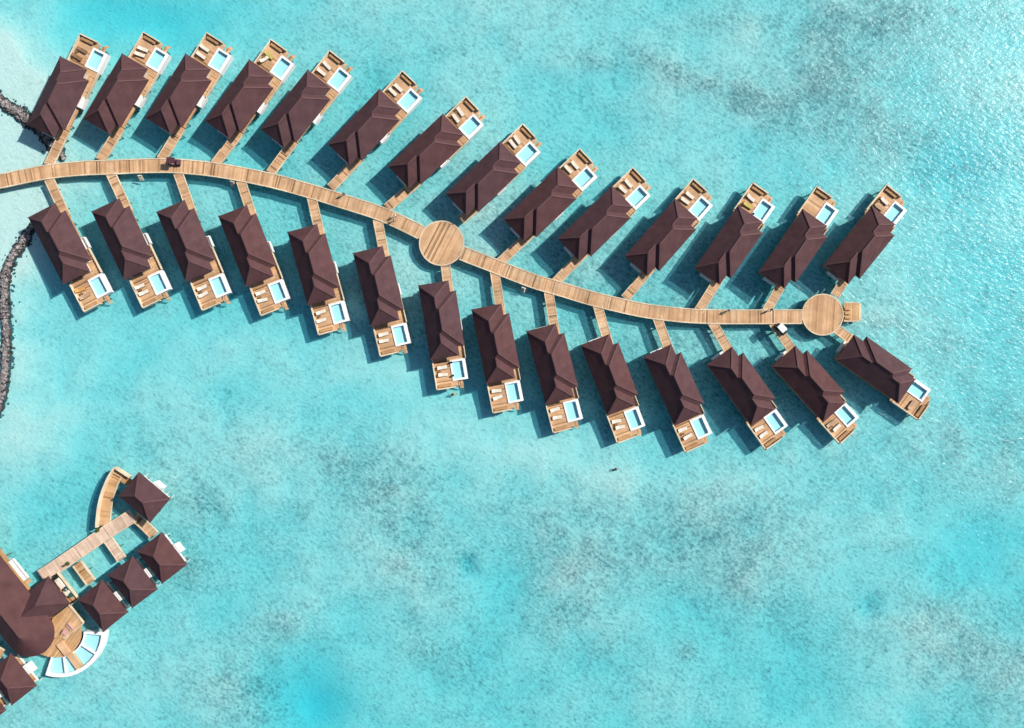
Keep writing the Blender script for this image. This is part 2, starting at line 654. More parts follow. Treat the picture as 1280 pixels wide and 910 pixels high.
PILE = None


def add_pile(root, top, r=.14):
    global PILE
    if PILE is None:
        mb = MB()
        mb.tube((0, 0, -4.2), (0, 0, 0), r, 8, tint=.5)
        PILE = mb.build('pile', M['pile'], root)
        o = PILE
    else:
        o = PILE.copy()
        COL.objects.link(o)
        o.parent = root
    o.location = top
    return o


def disc_deck(root, c, r, z, ang, name, mat, w=.26, rim=.24):
    inv = root.matrix_basis.inverted()
    c = inv @ Vector((c.x, c.y, 0))
    mb = MB()
    dx, dy = math.cos(ang), math.sin(ang)
    n = round(2 * (r - rim) / w)
    st = 2 * (r - rim) / n
    ri = r - rim
    for i in range(n):
        s0, s1 = -ri + i * st + .012, -ri + (i + 1) * st - .012
        h0, h1 = math.sqrt(max(0, ri * ri - s0 * s0)), math.sqrt(max(0, ri * ri - s1 * s1))
        quad = [(s0, -h0), (s1, -h1), (s1, h1), (s0, h0)]
        quad = [(c.x + dx * a - dy * b, c.y + dy * a + dx * b) for a, b in quad]
        mb.prism(quad, z - .06, z, next(TG))
    o = mb.build(name, mat, root)
    eb = MB()
    vs, fs = [], []
    K = 72
    for i in range(K):
        t = 2 * math.pi * i / K
        for rr, zz in ((ri, z - .3), (ri, z + .05), (r, z + .05), (r, z - .3)):
            vs.append((c.x + rr * math.cos(t), c.y + rr * math.sin(t), zz))
    for i in range(K):
        for q in range(4):
            fs.append((4 * i + q, 4 * i + (q + 1) % 4, 4 * ((i + 1) % K) + (q + 1) % 4, 4 * ((i + 1) % K) + q)[::-1])
    eb.add(vs, fs, .5)
    eb.build('platform_rim', M['cream'], root)
    for i in range(8):
        t = 2 * math.pi * (i + .5) / 8
        add_pile(root, (c.x + (r - .5) * math.cos(t), c.y + (r - .5) * math.sin(t), z - .08))
    return o


# ------------------------------------------------------------------ the long jetty
JL = [(-60, 236), (-30, 232), (0, 226.5), (55, 215.5), (100, 210.5), (138, 209), (180, 207.3), (216, 207.3), (260, 211), (300, 217.5),
      (345, 227), (390, 239.5), (430, 252), (470, 264.8), (500, 277.5), (525, 290), (552, 304), (577, 316), (610, 329),
      (640, 341), (670, 352.3), (700, 361), (740, 373), (790, 385), (822, 390.5), (860, 394.5), (900, 396), (950, 396), (1001, 395.8), (1028, 395)]
JW = [P(*p) for p in JL]
jetty = empty('jetty', (P(216, 207).x, P(216, 207).y, 0), 0,
              'long curving timber jetty with two round platforms between the rows of villas', 'jetty')
C1, C2 = P(552, 304), P(1028.4, 393.3)
R1, R2 = 28.3 * S, 26.2 * S
inside = lambda p: (Vector((p.x, p.y)) - C1.xy).length < R1 - .1 or (Vector((p.x, p.y)) - C2.xy).length < R2 - .1
strip_deck(jetty, JW, 18.4 * S, ZD, M['deck'], inside, .27, .025, .22, .10, joints=11)
disc_deck(jetty, C1, R1, ZD, R(-27), 'round_platform', M['deck'])
disc_deck(jetty, C2, R2, ZD, R(-4), 'round_platform', M['deck'])
jx, jy = -jetty.location.x, -jetty.location.y
a, b = P(1056, 400.7), P(1078.7, 378.7)
mb = MB()
plank_rect(mb, a.x + jx, b.x + jx - .55, a.y + jy, b.y + jy, 1.0, 'y', .24)
mb.build('landing_stage', M['deck2'], jetty)
mb = MB()
mb.box(b.x + jx - .53, b.x + jx, a.y + jy + .05, b.y + jy - .05, .55, .72, .9)
mb.box(a.x + jx, b.x + jx - .5, b.y + jy + .005, b.y + jy + .18, .7, 1.06, .7)
mb.box(a.x + jx, b.x + jx - .5, a.y + jy - .18, a.y + jy - .005, .7, 1.06, .7)
mb.build('edge_beam', M['cream'], jetty)
for i, yy in enumerate((.18, .42, .66)):
    mb = MB()
    y0 = a.y + jy + (b.y - a.y) * yy
    mb.box(a.x + jx + .1, a.x + jx + 1.3, y0 - .22, y0 + .22, 1.003, 1.42, .6)
    mb.build('bench', M['deck2'], jetty)
for xx, yy in ((.2, .2), (.2, .8), (.8, .2), (.8, .8)):
    add_pile(jetty, (a.x + jx + (b.x - a.x) * xx, a.y + jy + (b.y - a.y) * yy, .9))
# small ladders stepping off the lower edge of the jetty
for px, py, an in ((174, 218.5, 3), (655, 359, -20), (290, 226, -12), (824, 399, -8)):
    mb = MB()
    c = P(px, py)
    ca, sa = math.cos(R(an)), math.sin(R(an))
    f_ = lambda u, v: (c.x + jx + u * ca - v * sa, c.y + jy + u * sa + v * ca)
    for k in range(4):
        q = [f_(-.45, -.02 - .22 * k), f_(.45, -.02 - .22 * k), f_(.45, -.2 - .22 * k), f_(-.45, -.2 - .22 * k)]
        mb.prism(q, 1.30 - .3 * k, 1.36 - .3 * k, .8)
    mb.build('step_ladder', M['cream'], jetty)

# ------------------------------------------------------------------ villas
PT = .72          # roof pitch
WF, WM, WS, V1, V2, VL = 6.0, 7.1, 5.8, 2.2, 13.1, 14.9
U0, V0 = 3.4, 9.0


def make_villa(m):
    """m = 1 upper-row hand, -1 lower-row hand; u right of the entrance, v towards the sea"""
    root = empty('water_villa', (0, 0, 0))
    sh = lambda mb, name, mat, parent=None, smooth=False: (
        mb if m > 0 else mb).build(name, mat, parent or root, smooth)

    def fin(mb, name, mat, parent=None):
        mb.v = [(p[0] - U0, p[1] - V0, p[2]) for p in mb.v]
        if m < 0: mb.mirror()
        return mb.build(name, mat, parent or root)

    z = lambda d: ZE + PT * d
    p = lambda u, v, d: (u, v, z(d))
    mb = MB()
    hf, hm, hs = WF / 2, WM / 2, WS / 2
    faces_ = [
        [p(0, 0, 0), p(hf, hf, hf), p(hf, V1 + hf, hf), p(hm, V1 + hm, hm), p(hm, V2 - hm, hm), p(hs, V2 - hs, hs), p(hs, VL - hs, hs), p(0, VL, 0)],
        [p(0, 0, 0), p(WF, 0, 0), p(hf, hf, hf)],
        [p(WF, 0, 0), p(WF, V1, 0), p(hf, V1 + hf, hf), p(hf, hf, hf)],
        [p(WF, V1, 0), p(WM, V1, 0), p(hm, V1 + hm, hm), p(hf, V1 + hf, hf)],
        [p(WM, V1, 0), p(WM, V2, 0), p(hm, V2 - hm, hm), p(hm, V1 + hm, hm)],
        [p(WM, V2, 0), p(WS, V2, 0), p(hs, V2 - hs, hs), p(hm, V2 - hm, hm)],
        [p(WS, V2, 0), p(WS, VL, 0), p(hs, VL - hs, hs), p(hs, V2 - hs, hs)],
        [p(WS, VL, 0), p(0, VL, 0), p(hs, VL - hs, hs)]]
    faces_[0] = faces_[0][::-1]
    for f in faces_:
        mb.add(f, [tuple(range(len(f)))])
    loop = [(0, 0), (WF, 0), (WF, V1), (WM, V1), (WM, V2), (WS, V2), (WS, VL), (0, VL)]
    n = len(loop)
    mb.add([(u, v, ZE - .22) for u, v in loop] + [(u, v, ZE) for u, v in loop],
           [(i, (i + 1) % n, n + (i + 1) % n, n + i) for i in range(n)] + [tuple(range(n))[::-1]])
    roof = fin(mb, 'roof', M['roof'])
    mb = MB()
    e = .05
    for a_, b_ in ((p(0, 0, 0), p(hf, hf, hf)), (p(WF, 0, 0), p(hf, hf, hf)), (p(hf, hf, hf), p(hf, V1 + hf, hf)),
                   (p(WM, V1, 0), p(hm, V1 + hm, hm)), (p(hm, V1 + hm, hm), p(hm, V2 - hm, hm)), (p(WM, V2, 0), p(hm, V2 - hm, hm)),
                   (p(hs, V2 - hs, hs), p(hs, VL - hs, hs)), (p(0, VL, 0), p(hs, VL - hs, hs)), (p(WS, VL, 0), p(hs, VL - hs, hs))):
        mb.beam((a_[0], a_[1], a_[2] + .02), (b_[0], b_[1], b_[2] + .02), .26, .09)
    fin(mb, 'ridge_cap', M['roofcap'], roof)
    # walls: one prism set in under the eaves
    mb = MB()
    mb.prism([(.75, .7), (4.3, .7), (4.3, 2.9), (5.7, 2.9), (5.7, 12.6), (5.0, 12.6), (5.0, 14.3), (.75, 14.3)], ZD + .004, ZE - .222)
    wall = fin(mb, 'wall', M['wall'])
    mb = MB(); mb.box(1.0, 4.7, 14.303, 14.36, ZD + .05, 3.7); o = fin(mb, 'sliding_door', M['glass'])
    mb = MB()
    for q in (.95, 2.2, 3.45, 4.68): mb.box(q, q + .07, 14.362, 14.40, ZD + .01, 3.76)
    mb.box(.95, 4.75, 14.362, 14.40, 3.70, 3.77)
    fin(mb, 'frame', M['teak'], o)
    mb = MB(); mb.box(4.6, 5.5, 2.84, 2.897, ZD + .01, 3.6); d = fin(mb, 'entrance_door', M['teak'])
    mb = MB(); mb.box(5.3, 5.36, 2.78, 2.838, 2.4, 2.6); fin(mb, 'handle', M['black'], d)
    for v0, v1 in ((3.4, 5.4), (7.6, 9.6), (11.0, 12.2)):
        mb = MB(); mb.box(.70, .747, v0, v1, 2.3, 3.6); o = fin(mb, 'window', M['glass'])
        mb = MB(); mb.box(.66, .698, v0 - .08, v1 + .08, 2.2, 2.297); mb.box(.66, .698, v0 - .08, v1 + .08, 3.603, 3.7)
        mb.box(.66, .698, (v0 + v1) / 2 - .04, (v0 + v1) / 2 + .04, 2.3, 3.6)
        fin(mb, 'frame', M['white'], o)
    mb = MB(); mb.box(5.703, 5.75, 4.2, 6.6, 2.3, 3.6); o = fin(mb, 'window', M['glass'])
    mb = MB(); mb.box(5.752, 5.79, 4.1, 6.7, 2.2, 2.297); mb.box(5.752, 5.79, 4.1, 6.7, 3.603, 3.7); fin(mb, 'frame', M['white'], o)
    # floor and decks
    mb = MB()
    mb.box(.45, 6.2, .4, 14.2, ZD - .3, ZD - .005, .4)
    plank_rect(mb, 4.4, 6.5, .35, 2.8, ZD + .01, 'x', .25)
    plank_rect(mb, 0.14, 3.48, 14.2, 20.9, ZD, 'x', .26)
    plank_rect(mb, 3.48, 4.5, 19.72, 20.9, ZD, 'x', .26)
    plank_rect(mb, 5.35, 6.75, 13.0, 15.48, ZD, 'x', .24)
    plank_rect(mb, 5.72, 6.71, 9.95, 12.99, ZD, 'x', .24)
    plank_rect(mb, 3.5, 5.34, 14.32, 15.48, ZD, 'x', .24)
    mb.box(.2, 3.4, 14.25, 20.8, ZD - .3, ZD - .07, .2)
    fin(mb, 'sun_deck', M['deck'])
    mb = MB()
    mb.box(.02, .26, 14.6, 21.0, ZD - .25, ZD + .55, .8)
    mb.box(.2601, 3.9, 20.76, 21.0, ZD - .25, ZD + .75, .7)
    fin(mb, 'parapet', M['cream'])
    mb = MB(); mb.box(6.72, 6.86, 9.96, 15.46, ZD - .2, ZD + .5, .7)
    fin(mb, 'parapet', M['cream'])
    mb = MB()
    for q in range(3): mb.box(.55, 3.2, 20.0 + q * .2, 20.17 + q * .2, ZD + .36, ZD + .42, .35 + .1 * q)
    mb.box(.6, .75, 20.05, 20.55, ZD + .003, ZD + .355, .2); mb.box(3.0, 3.15, 20.05, 20.55, ZD + .003, ZD + .355, .2)
    fin(mb, 'bench', M['deck2'])
    mb = MB()
    plank_rect(mb, 4.56, 5.5, 19.75, 20.75, .95, 'y', .24)
    for k in range(3): mb.box(4.65, 5.4, 20.78 + .2 * k, 20.96 + .2 * k, .62 - .28 * k, .68 - .28 * k, .7)
    fin(mb, 'steps', M['deck'])
    # plunge pool
    pu0, pu1, pv0, pv1 = 3.5, 6.62, 15.5, 19.7
    iu0, iu1, iv0, iv1 = 3.84, 5.98, 15.92, 19.28
    mb = MB()
    zt = ZD + .16
    mb.box(pu0, iu0, pv0, pv1, .25, zt); mb.box(iu1, pu1, pv0, pv1, .25, zt)
    mb.box(iu0 + .001, iu1 - .001, pv0, iv0, .25, zt); mb.box(iu0 + .001, iu1 - .001, iv1, pv1, .25, zt)
    rim = fin(mb, 'plunge_pool', M['white'])
    mb = MB(); q = .004
    a_, b_, c_, d_ = iu0 + q, iu1 - q, iv0 + q, iv1 - q
    zb, zw = zt - .55, zt - .05
    mb.add([(a_, c_, zb), (b_, c_, zb), (b_, d_, zb), (a_, d_, zb), (a_, c_, zw), (b_, c_, zw), (b_, d_, zw), (a_, d_, zw)],
           [(0, 1, 2, 3), (0, 4, 5, 1)[::-1], (1, 5, 6, 2)[::-1], (2, 6, 7, 3)[::-1], (3, 7, 4, 0)[::-1]])
    fin(mb, 'basin', M['tile'], rim)
    mb = MB()
    mb.add([(a_, c_, zw - .07), (b_, c_, zw - .07), (b_, d_, zw - .07), (a_, d_, zw - .07)], [(0, 1, 2, 3)])
    fin(mb, 'pool_water', M['poolwater'], rim)
    # outdoor bath terrace and the white screen by the entrance
    mb = MB(); mb.box(5.8, 7.1, 7.6, 9.9, ZD - .4, ZD + .12); t_ = fin(mb, 'bath_terrace', M['white'])
    mb = MB(); mb.box(6.95, 7.1, 7.6, 9.9, ZD + .122, ZD + .6); mb.box(5.8, 6.948, 7.6, 7.72, ZD + .122, ZD + .6); fin(mb, 'screen', M['white'], t_)
    mb = MB(); mb.box(1.9, 4.5, -.12, .30, ZD - .35, ZD + .45); fin(mb, 'entrance_screen', M['white'])
    for u, v in ((.9, 1.2), (5.8, 3.6), (.9, 6.2), (5.8, 7.0), (.9, 11.0), (5.8, 11.6), (.6, 15.4), (.6, 20.3), (3.3, 20.2), (4.2, 16.6), (5.9, 16.6), (5.0, 20.2)):
        add_pile(root, (m * (u - U0), v - V0, ZD - .31 if v < 15 else (.24 if u > 3.6 and v < 20 else ZD - .31 if u < 4 else .88)))
    return root


UP = [((33.4, 155.8), (75.2, 70.1), (60.6, 205.9)), ((104.4, 148.0), (152.5, 67), (125.3, 199.6)), ((181.7, 147.0), (231.9, 67), (201.6, 198.6)),
      ((255.7, 151.7), (312, 73.4), (269.2, 204)), ((325.6, 161.1), (384.5, 87), (338.2, 215.5)), ((408.8, 181), (475, 110), (414, 234)),
      ((484.2, 208.2), (554.2, 141.3), (484.2, 259.4)), ((556.2, 242.6), (626.2, 175.8), (577, 274)), ((628.4, 274.2), (698.3, 207.4), (626, 327)),
      ((696.2, 299), (766.2, 231.2), (694, 353)), ((780.9, 319.8), (844.0, 248.3), (782, 372.5)), ((868.6, 334.3), (922.9, 256), (874, 387.5)),
      ((949.9, 338.5), (1003.1, 261.8), (958.5, 388.5)), ((1030.3, 331.7), (1090.8, 256.5), (1044, 369))]
LO = [((34.6, 270.8), (79.6, 356.6), (61.2, 224.6)), ((114.2, 263.9), (155.1, 350.4), (138.5, 217.7)), ((195, 263.9), (232.3, 353.1), (222.7, 217.2)),
      ((272.7, 270), (307.3, 358.9), (301, 226.5)), ((359.2, 289.6), (384.2, 381.9), (389.5, 247.5)), ((441.1, 316), (463.5, 408.9), (472, 275)),
      ((522.8, 356.5), (538, 450.4), (557, 333)), ((589, 385.1), (608.1, 481.5), (618.5, 340)), ((657.7, 412.7), (682.3, 506.9), (686, 366)),
      ((725.7, 430.7), (759.6, 520.2), (747, 382)), ((804.2, 445.4), (843.8, 533.1), (821.6, 397)), ((883.4, 454.6), (939.5, 533.7), (891, 403.5)),
      ((965, 456.5), (1030.3, 529.2), (967, 404)), ((1045.3, 449), (1123.7, 504.6), (1046, 411))]
ORD = ['first', 'second', 'third', 'fourth', 'fifth', 'sixth', 'seventh', 'eighth', 'ninth', 'tenth', 'eleventh', 'twelfth', 'thirteenth', 'fourteenth']

# ---- loungers
def make_lounger():
    root = empty('sun_lounger', (0, 0, 0))
    f = MB(); f.box(-1.0, 1.0, -.36, -.29, .22, .30); f.box(-1.0, 1.0, .29, .36, .22, .30)
    for k in range(9): f.box(-.98 + k * .24, -.84 + k * .24, -.289, .289, .235, .285)
    f.build('frame', M['teak'], root)
    for sx in (-.9, .9):
        for sy in (-.325, .325):
            l = MB(); l.box(sx - .035, sx + .035, sy - .033, sy + .033, .0, .218); l.build('leg', M['teak'], root)
    m_ = MB(); m_.box(-.34, 1.0, -.33, .33, .304, .40); m_.build('mattress', M['cloth'], root)
    b = MB(); b.add([(-.35, -.33, .33), (-.35, .33, .33), (-.98, .33, .66), (-.98, -.33, .66), (-.31, -.33, .42), (-.31, .33, .42), (-.95, .33, .76), (-.95, -.33, .76)],
                    [(0, 1, 2, 3)[::-1], (4, 5, 6, 7)[::-1][::-1], (0, 1, 5, 4), (1, 2, 6, 5), (2, 3, 7, 6), (3, 0, 4, 7)])
    b.build('backrest', M['cloth'], root)
    return root


LNG = {}


def lounger(mat):
    if not LNG:
        o = make_lounger()
        LNG[mat] = o
        for ch in kids(o):
            if ch.name.startswith(('mattress', 'backrest')):
                ch.data.materials[0] = M[{'white': 'cloth'}.get(mat, mat)]
        return o
    if mat not in LNG:
        o = copy_tree(next(iter(LNG.values())))
        for ch in kids(o):
            if ch.name.startswith(('mattress', 'backrest')):
                ch.data = ch.data.copy()
                ch.data.materials[0] = M[{'white': 'cloth'}.get(mat, mat)]
        LNG[mat] = o
        return o
    return copy_tree(LNG[mat])


def make_table():
    root = empty('side_table', (0, 0, 0))
    t = MB(); t.tube((0, 0, .42), (0, 0, .46), .26, 14); t.build('table_top', M['teak'], root)
    t = MB(); t.tube((0, 0, 0.03), (0, 0, .419), .05, 8); t.build('leg', M['teak'], root)
    t = MB(); t.tube((0, 0, 0), (0, 0, .029), .18, 12); t.build('base', M['black'], root)
    return root


# which villa deck carries what: (near-roof lounger, near-sea lounger, side table)
W_, Y_, O_, T_, B_ = 'white', 'yellow', 'orange', 'tan', 'teak'
CU = [(B_, B_, 1), (W_, W_, 0), (W_, W_, 0), (W_, Y_, 1), (W_, W_, 0), (W_, W_, 0), (W_, W_, 1), (W_, W_, 0), (W_, W_, 0), (W_, W_, 0), (W_, W_, 0),
      (Y_, W_, 0), (None, None, 0), (T_, W_, 1)]
CL = [(O_, T_, 1), (W_, W_, 1), (W_, W_, 1), (W_, W_, 1), (W_, W_, 1), (W_, W_, 0), (W_, W_, 1), (W_, W_, 0), (W_, W_, 0), (W_, W_, 1), (W_, W_, 1),
      (W_, W_, 0), (T_, W_, 1), (None, T_, 0)]
CNAME = {W_: 'white', Y_: 'yellow-green', O_: 'orange', T_: 'tan', B_: 'bare brown'}
protos = {}
lead = {}
TBL = None
VPL = []
for row, data, cont, m in (('upper', UP, CU, 1), ('lower', LO, CL, -1)):
    for i, (c, a, e_) in enumerate(data):
        if m not in protos:
            protos[m] = make_villa(m)
            v = protos[m]
        else:
            v = copy_tree(protos[m])
        c3, a3 = P(*c, ZE), P(*a, ZE)
        d = (a3 - c3); d.z = 0; d.normalize()
        rz = math.atan2(-d.x, d.y)
        ex = Vector((math.cos(rz), math.sin(rz), 0)) * m          # direction of +u
        mid = (c3 + a3) / 2
        org = mid - d * (VL / 2)                                  # u = v = 0
        loc = lambda u, v_, z=0, org=org, ex=ex, d=d: Vector((org.x, org.y, 0)) + ex * u + d * v_ + Vector((0, 0, z))
        v.location = loc(U0, V0)
        v.rotation_euler = (0, 0, rz)
        who = f'{ORD[i]} {row}-row villa from the shore'
        near, sea, tb = cont[i]
        if near == sea and near: extra = f'two {CNAME[near]} loungers on its deck'
        elif near and sea: extra = f'{CNAME[near]} and {CNAME[sea]} loungers on its deck'
        elif sea: extra = f'a single {CNAME[sea]} lounger on its deck'
        else: extra = 'an empty deck beside its pool'
        tag(v, f'brown-roofed {who}, {extra}', 'villa', f'villas along the {row} side of the jetty')
        VPL.append((row, i, loc, d, ex, rz, m))
        # footbridge from the jetty to the entrance
        s_ = loc(5.55, 2.0)
        e3 = P(*e_)
        br = empty('footbridge', (s_.x, s_.y, 0), 0, f'narrow plank footbridge joining the {who} to the jetty', 'footbridge',
                   'footbridges from jetty to villas')
        dirb = (Vector((s_.x, s_.y, 0)) - Vector((e3.x, e3.y, 0))).normalized()
        strip_deck(br, [Vector((e3.x, e3.y, 0)) - dirb * .15, Vector((s_.x, s_.y, 0))], 1.9, ZD - .05, M['deck'], None, .26, .025, .14, .07, pile_step=4.2, inset=.4, joints=9)
        # loungers
        for k, (mm, vv) in enumerate(((near, 16.65), (sea, 18.1))):
            if not mm: continue
            l = lounger(mm)
            u = 1.62 + random.uniform(-.25, .25)
            vj = vv + random.uniform(-.16, .16)
            an = random.gauss(0, R(5))
            if row == 'upper' and i == 3 and k == 0: an, u, vj = R(70), 1.3, 17.0
            l.location = loc(u, vj, ZD + .002)
            l.rotation_euler = (0, 0, math.atan2(ex.y, ex.x) + an)
            pos = 'nearer the roof' if k == 0 else 'farther from the roof'
            tag(l, f'{CNAME[mm]} sun lounger {pos} on the {who}', 'sun lounger', f'sun loungers on villa decks')
        if tb:
            if TBL is None: TBL = make_table(); t = TBL
            else: t = copy_tree(TBL)
            t.location = loc(.95 if m > 0 else 1.25, 17.4, ZD + .002)
            tag(t, f'small dark side table beside the loungers of the {who}', 'side table', 'side tables on villa decks')


def pot(loc, label):
    root = empty('plant_pot', loc, 0, label, 'pot', 'dark pots on pool edges')
    mb = MB(); mb.tube((0, 0, 0), (0, 0, .4), .16, 12, .24); mb.build('pot', M['black'], root)
    mb = MB()
    for k in range(26):
        a_ = random.uniform(0, 6.28); t_ = random.uniform(.2, 1)
        q = Vector((math.cos(a_) * .26 * t_, math.sin(a_) * .26 * t_, .45 + .3 * (1 - t_)))
        mb.beam((0, 0, .38), q, .07, .015, random.random() * .5)
    mb.build('leaves', M['leaf'], root)


for row, i, loc, d, ex, rz, m in VPL:
    if row == 'lower' and i == 6:
        pot(loc(3.8, 15.95, ZD + .162), 'dark pot at the roof end of the seventh lower-row villa pool')
        pot(loc(3.75, 18.6, ZD + .162), 'dark pot at the sea end of the seventh lower-row villa pool')
    if row == 'upper' and i == 11:
        pot(loc(3.75, 15.9, ZD + .162), 'dark pot on the pool corner of the twelfth upper-row villa')

# ------------------------------------------------------------------ rock groynes
def ground_z(x, y):
    i = min(nx - 2, max(0, int(np.searchsorted(xs, x)) - 1)); j = min(ny - 2, max(0, int(np.searchsorted(ys, y)) - 1))
    return float(ZZ[j, i])


def groyne(pts, wpx, label, seed):
    rnd = random.Random(seed)
    line = resample([P(*p, 0) for p in pts], .25)
    mb = MB()
    n = len(line)
    for i, p in enumerate(line):
        d = (line[min(i + 1, n - 1)] - line[max(i - 1, 0)]).normalized()
        q = Vector((d.y, -d.x, 0))
        hw = wpx * S / 2.25 * (1 + .18 * math.sin(i * .21 + seed) + .10 * math.sin(i * .53))
        if i > n - 12 or i < 0: hw *= max(.3, (n - i) / 12)
        for k in range(8):
            t = rnd.uniform(-1, 1)
            r = rnd.choice((.12, .16, .2, .24, .42)) * rnd.uniform(.8, 1.2) * (1.15 if abs(t) > .75 else 1)
            c = p + q * (t * hw) + d * rnd.uniform(-.2, .2)
            gz = ground_z(c.x, c.y)
            top = .62 - .75 * t * t + rnd.uniform(-.12, .12)
            tone = rnd.betavariate(2, 2) * .8 * (1.1 if abs(t) < .6 else .55)
            mb.blob((c.x, c.y, max(gz, top - r * .7)), r * rnd.uniform(.8, 1.35), r * rnd.uniform(.7, 1.1), r * .75, 6, 4, .28, min(1, tone), rnd.uniform(0, 3), rnd)
        if rnd.random() < .35:
            c = p + q * (rnd.choice((-1, 1)) * (hw + abs(rnd.gauss(0, .5))))
            r = rnd.uniform(.1, .25)
            mb.blob((c.x, c.y, ground_z(c.x, c.y) + r * .2), r * 1.2, r, r * .7, 6, 4, .3, rnd.uniform(0, .5), rnd.uniform(0, 3), rnd)
    # core below the water so no gaps show
    for i in range(0, n - 6, 3):
        p = line[i]
        gz = ground_z(p.x, p.y)
        mb.blob((p.x, p.y, gz - .1), wpx * S * .46, wpx * S * .46, .3 - gz, 8, 5, .15, .15, rnd.uniform(0, 3), rnd)
    o = mb.build('rock_groyne', M['rock'])
    tag(o, label, 'rock groyne', 'rock groynes by the shore', 'stuff')


groyne([(-40, 100), (-15, 117), (0, 126), (20, 139), (40, 154), (58, 170), (72, 186), (80, 198)], 18, 'grey rubble groyne running under the first upper-row villa', 3)
groyne([(-22, 545), (-8, 520), (0, 503), (5, 475), (7, 452), (8, 422), (6.5, 383), (6.5, 348), (14, 324), (28, 304), (38, 287), (44, 276)], 13.5,
       'long curved rubble groyne ending under the first lower-row villa', 5)

# ------------------------------------------------------------------ pavilions
def hip(mb, L, W, z0, t, th=.22, cx=0, cy=0):
    h = t * W / 2
    r = (L - W) / 2
    v = [(cx - L / 2, cy - W / 2, z0), (cx + L / 2, cy - W / 2, z0), (cx + L / 2, cy + W / 2, z0), (cx - L / 2, cy + W / 2, z0), (cx - r, cy, z0 + h), (cx + r, cy, z0 + h)]
    mb.add(v, [(0, 1, 5, 4), (1, 2, 5), (2, 3, 4, 5), (3, 0, 4)])
    mb.add([(a, b, c - th) for a, b, c in v[:4]] + v[:4], [(0, 1, 5, 4), (1, 2, 6, 5), (2, 3, 7, 6), (3, 0, 4, 7), (3, 2, 1, 0)])
    return v


PVT = .72
PL_, PW_ = 8.1, 6.15


def make_pavilion():
    root = empty('pavilion', (0, 0, 0))
    mb = MB(); v = hip(mb, PL_, PW_, ZE, PVT); roof = mb.build('roof', M['roof'], root)
    mb = MB()
    for a_, b_ in ((0, 4), (3, 4), (1, 5), (2, 5), (4, 5)):
        mb.beam(Vector(v[a_]) + Vector((0, 0, .02)), Vector(v[b_]) + Vector((0, 0, .02)), .26, .09)
    mb.build('ridge_cap', M['roofcap'], roof)
    mb = MB(); plank_rect(mb, -3.5, 3.2, -2.7, 1.9, ZD, 'y', .28); mb.box(-3.4, 3.1, -2.6, 1.8, ZD - .3, ZD - .07, .3); mb.build('floor', M['deck2'], root)
    for sx in (-1, 1):
        for sy in (-1, 1):
            mb = MB(); mb.box(sx * 3.0 - .12, sx * 3.0 + .12, (-2.4 if sy < 0 else 1.7) - .12, (-2.4 if sy < 0 else 1.7) + .12, ZD + .003, ZE - .225); mb.build('post', M['wall'], root)
    mb = MB(); mb.box(-2.86, 2.86, -2.46, -2.34, ZD + .004, ZE - .6); mb.box(-3.06, -2.94, -2.339, .6, ZD + .004, ZE - .6); mb.build('wall', M['wall'], root)
    mb = MB(); mb.box(-.7, 1.3, 2.12, 3.3, ZD - .35, ZD + 2.0); t_ = mb.build('bath_cabin', M['white'], root)
    mb = MB(); mb.box(-.7, 1.3, 3.21, 3.3, ZD + 2.002, ZD + 2.1); mb.box(-.7, -.61, 2.12, 3.209, ZD + 2.002, ZD + 2.1); mb.box(1.21, 1.3, 2.12, 3.209, ZD + 2.002, ZD + 2.1)
    mb.build('parapet', M['white'], t_)
    mb = MB()
    for q in (-3.2, -2.0, 2.4, 3.5): mb.box(q - .05, q + .05, 2.05, 2.95, ZD - .2, ZD - .1)
    mb.box(-3.5, 3.2, 1.905, 2.1, ZD - .29, ZD + .02)
    mb.build('mooring_rail', M['white'], root)
    for sx in (-3.2, 0, 3.2):
        for sy in (-2.2, 1.5): add_pile(root, (sx * .95, sy, ZD - .31))
    return root


PV = [(((172.3, 589.3), (212.9, 623.5), (188.1, 654.1), (148.1, 620)), 'brown hip-roofed pavilion farthest out, beside the curved walkway'),
      (((202, 665.7), (234.5, 707), (203, 730), (170, 687)), 'brown hip-roofed pavilion at the end of the shaded path'),
      (((166.3, 695.6), (196.3, 736.3), (166.3, 761.3), (133.8, 718.1)), 'brown hip-roofed pavilion at the middle of the row of three'),
      (((127.5, 726.3), (160, 765.6), (129.4, 790), (96.9, 748.1)), 'brown hip-roofed pavilion next to the curved pool and honey-coloured path'),
      (((13.2, 816.3), (46.8, 858.5), (15.2, 882.2), (-18, 840)), 'brown hip-roofed pavilion left of the curved pool at the picture edge'),
      (((-25, 847), (8, 889), (-23, 913), (-56, 871)), 'brown hip-roofed pavilion cut by the bottom left picture corner')]
pv0 = None
for q, lab in PV:
    w4 = [P(*p_, ZE) for p_ in q]
    c = sum(w4, Vector()) / 4
    dv = ((w4[1] - w4[0]) + (w4[2] - w4[3])).normalized()
    if pv0 is None: pv0 = make_pavilion(); o = pv0
    else: o = copy_tree(pv0)
    o.location = (c.x, c.y, 0)
    o.rotation_euler = (0, 0, math.atan2(dv.y, dv.x))
    tag(o, lab, 'pavilion', 'square pavilions round the water restaurant')

# walkways of the pavilion group
def bridge(pts, wpx, mat, label, z=ZD, edges=(1, 1), edge=.16, edge_h=.08, joints=0, pile_step=4.5, step=.28):
    w_ = [P(*p_) for p_ in pts]
    r_ = empty('walkway', (w_[0].x, w_[0].y, 0), 0, label, 'walkway', 'walkways joining the pavilions')
    strip_deck(r_, w_, wpx * S, z, mat, None, step, .025, edge, edge_h, edges, pile_step, joints=joints)
    return r_


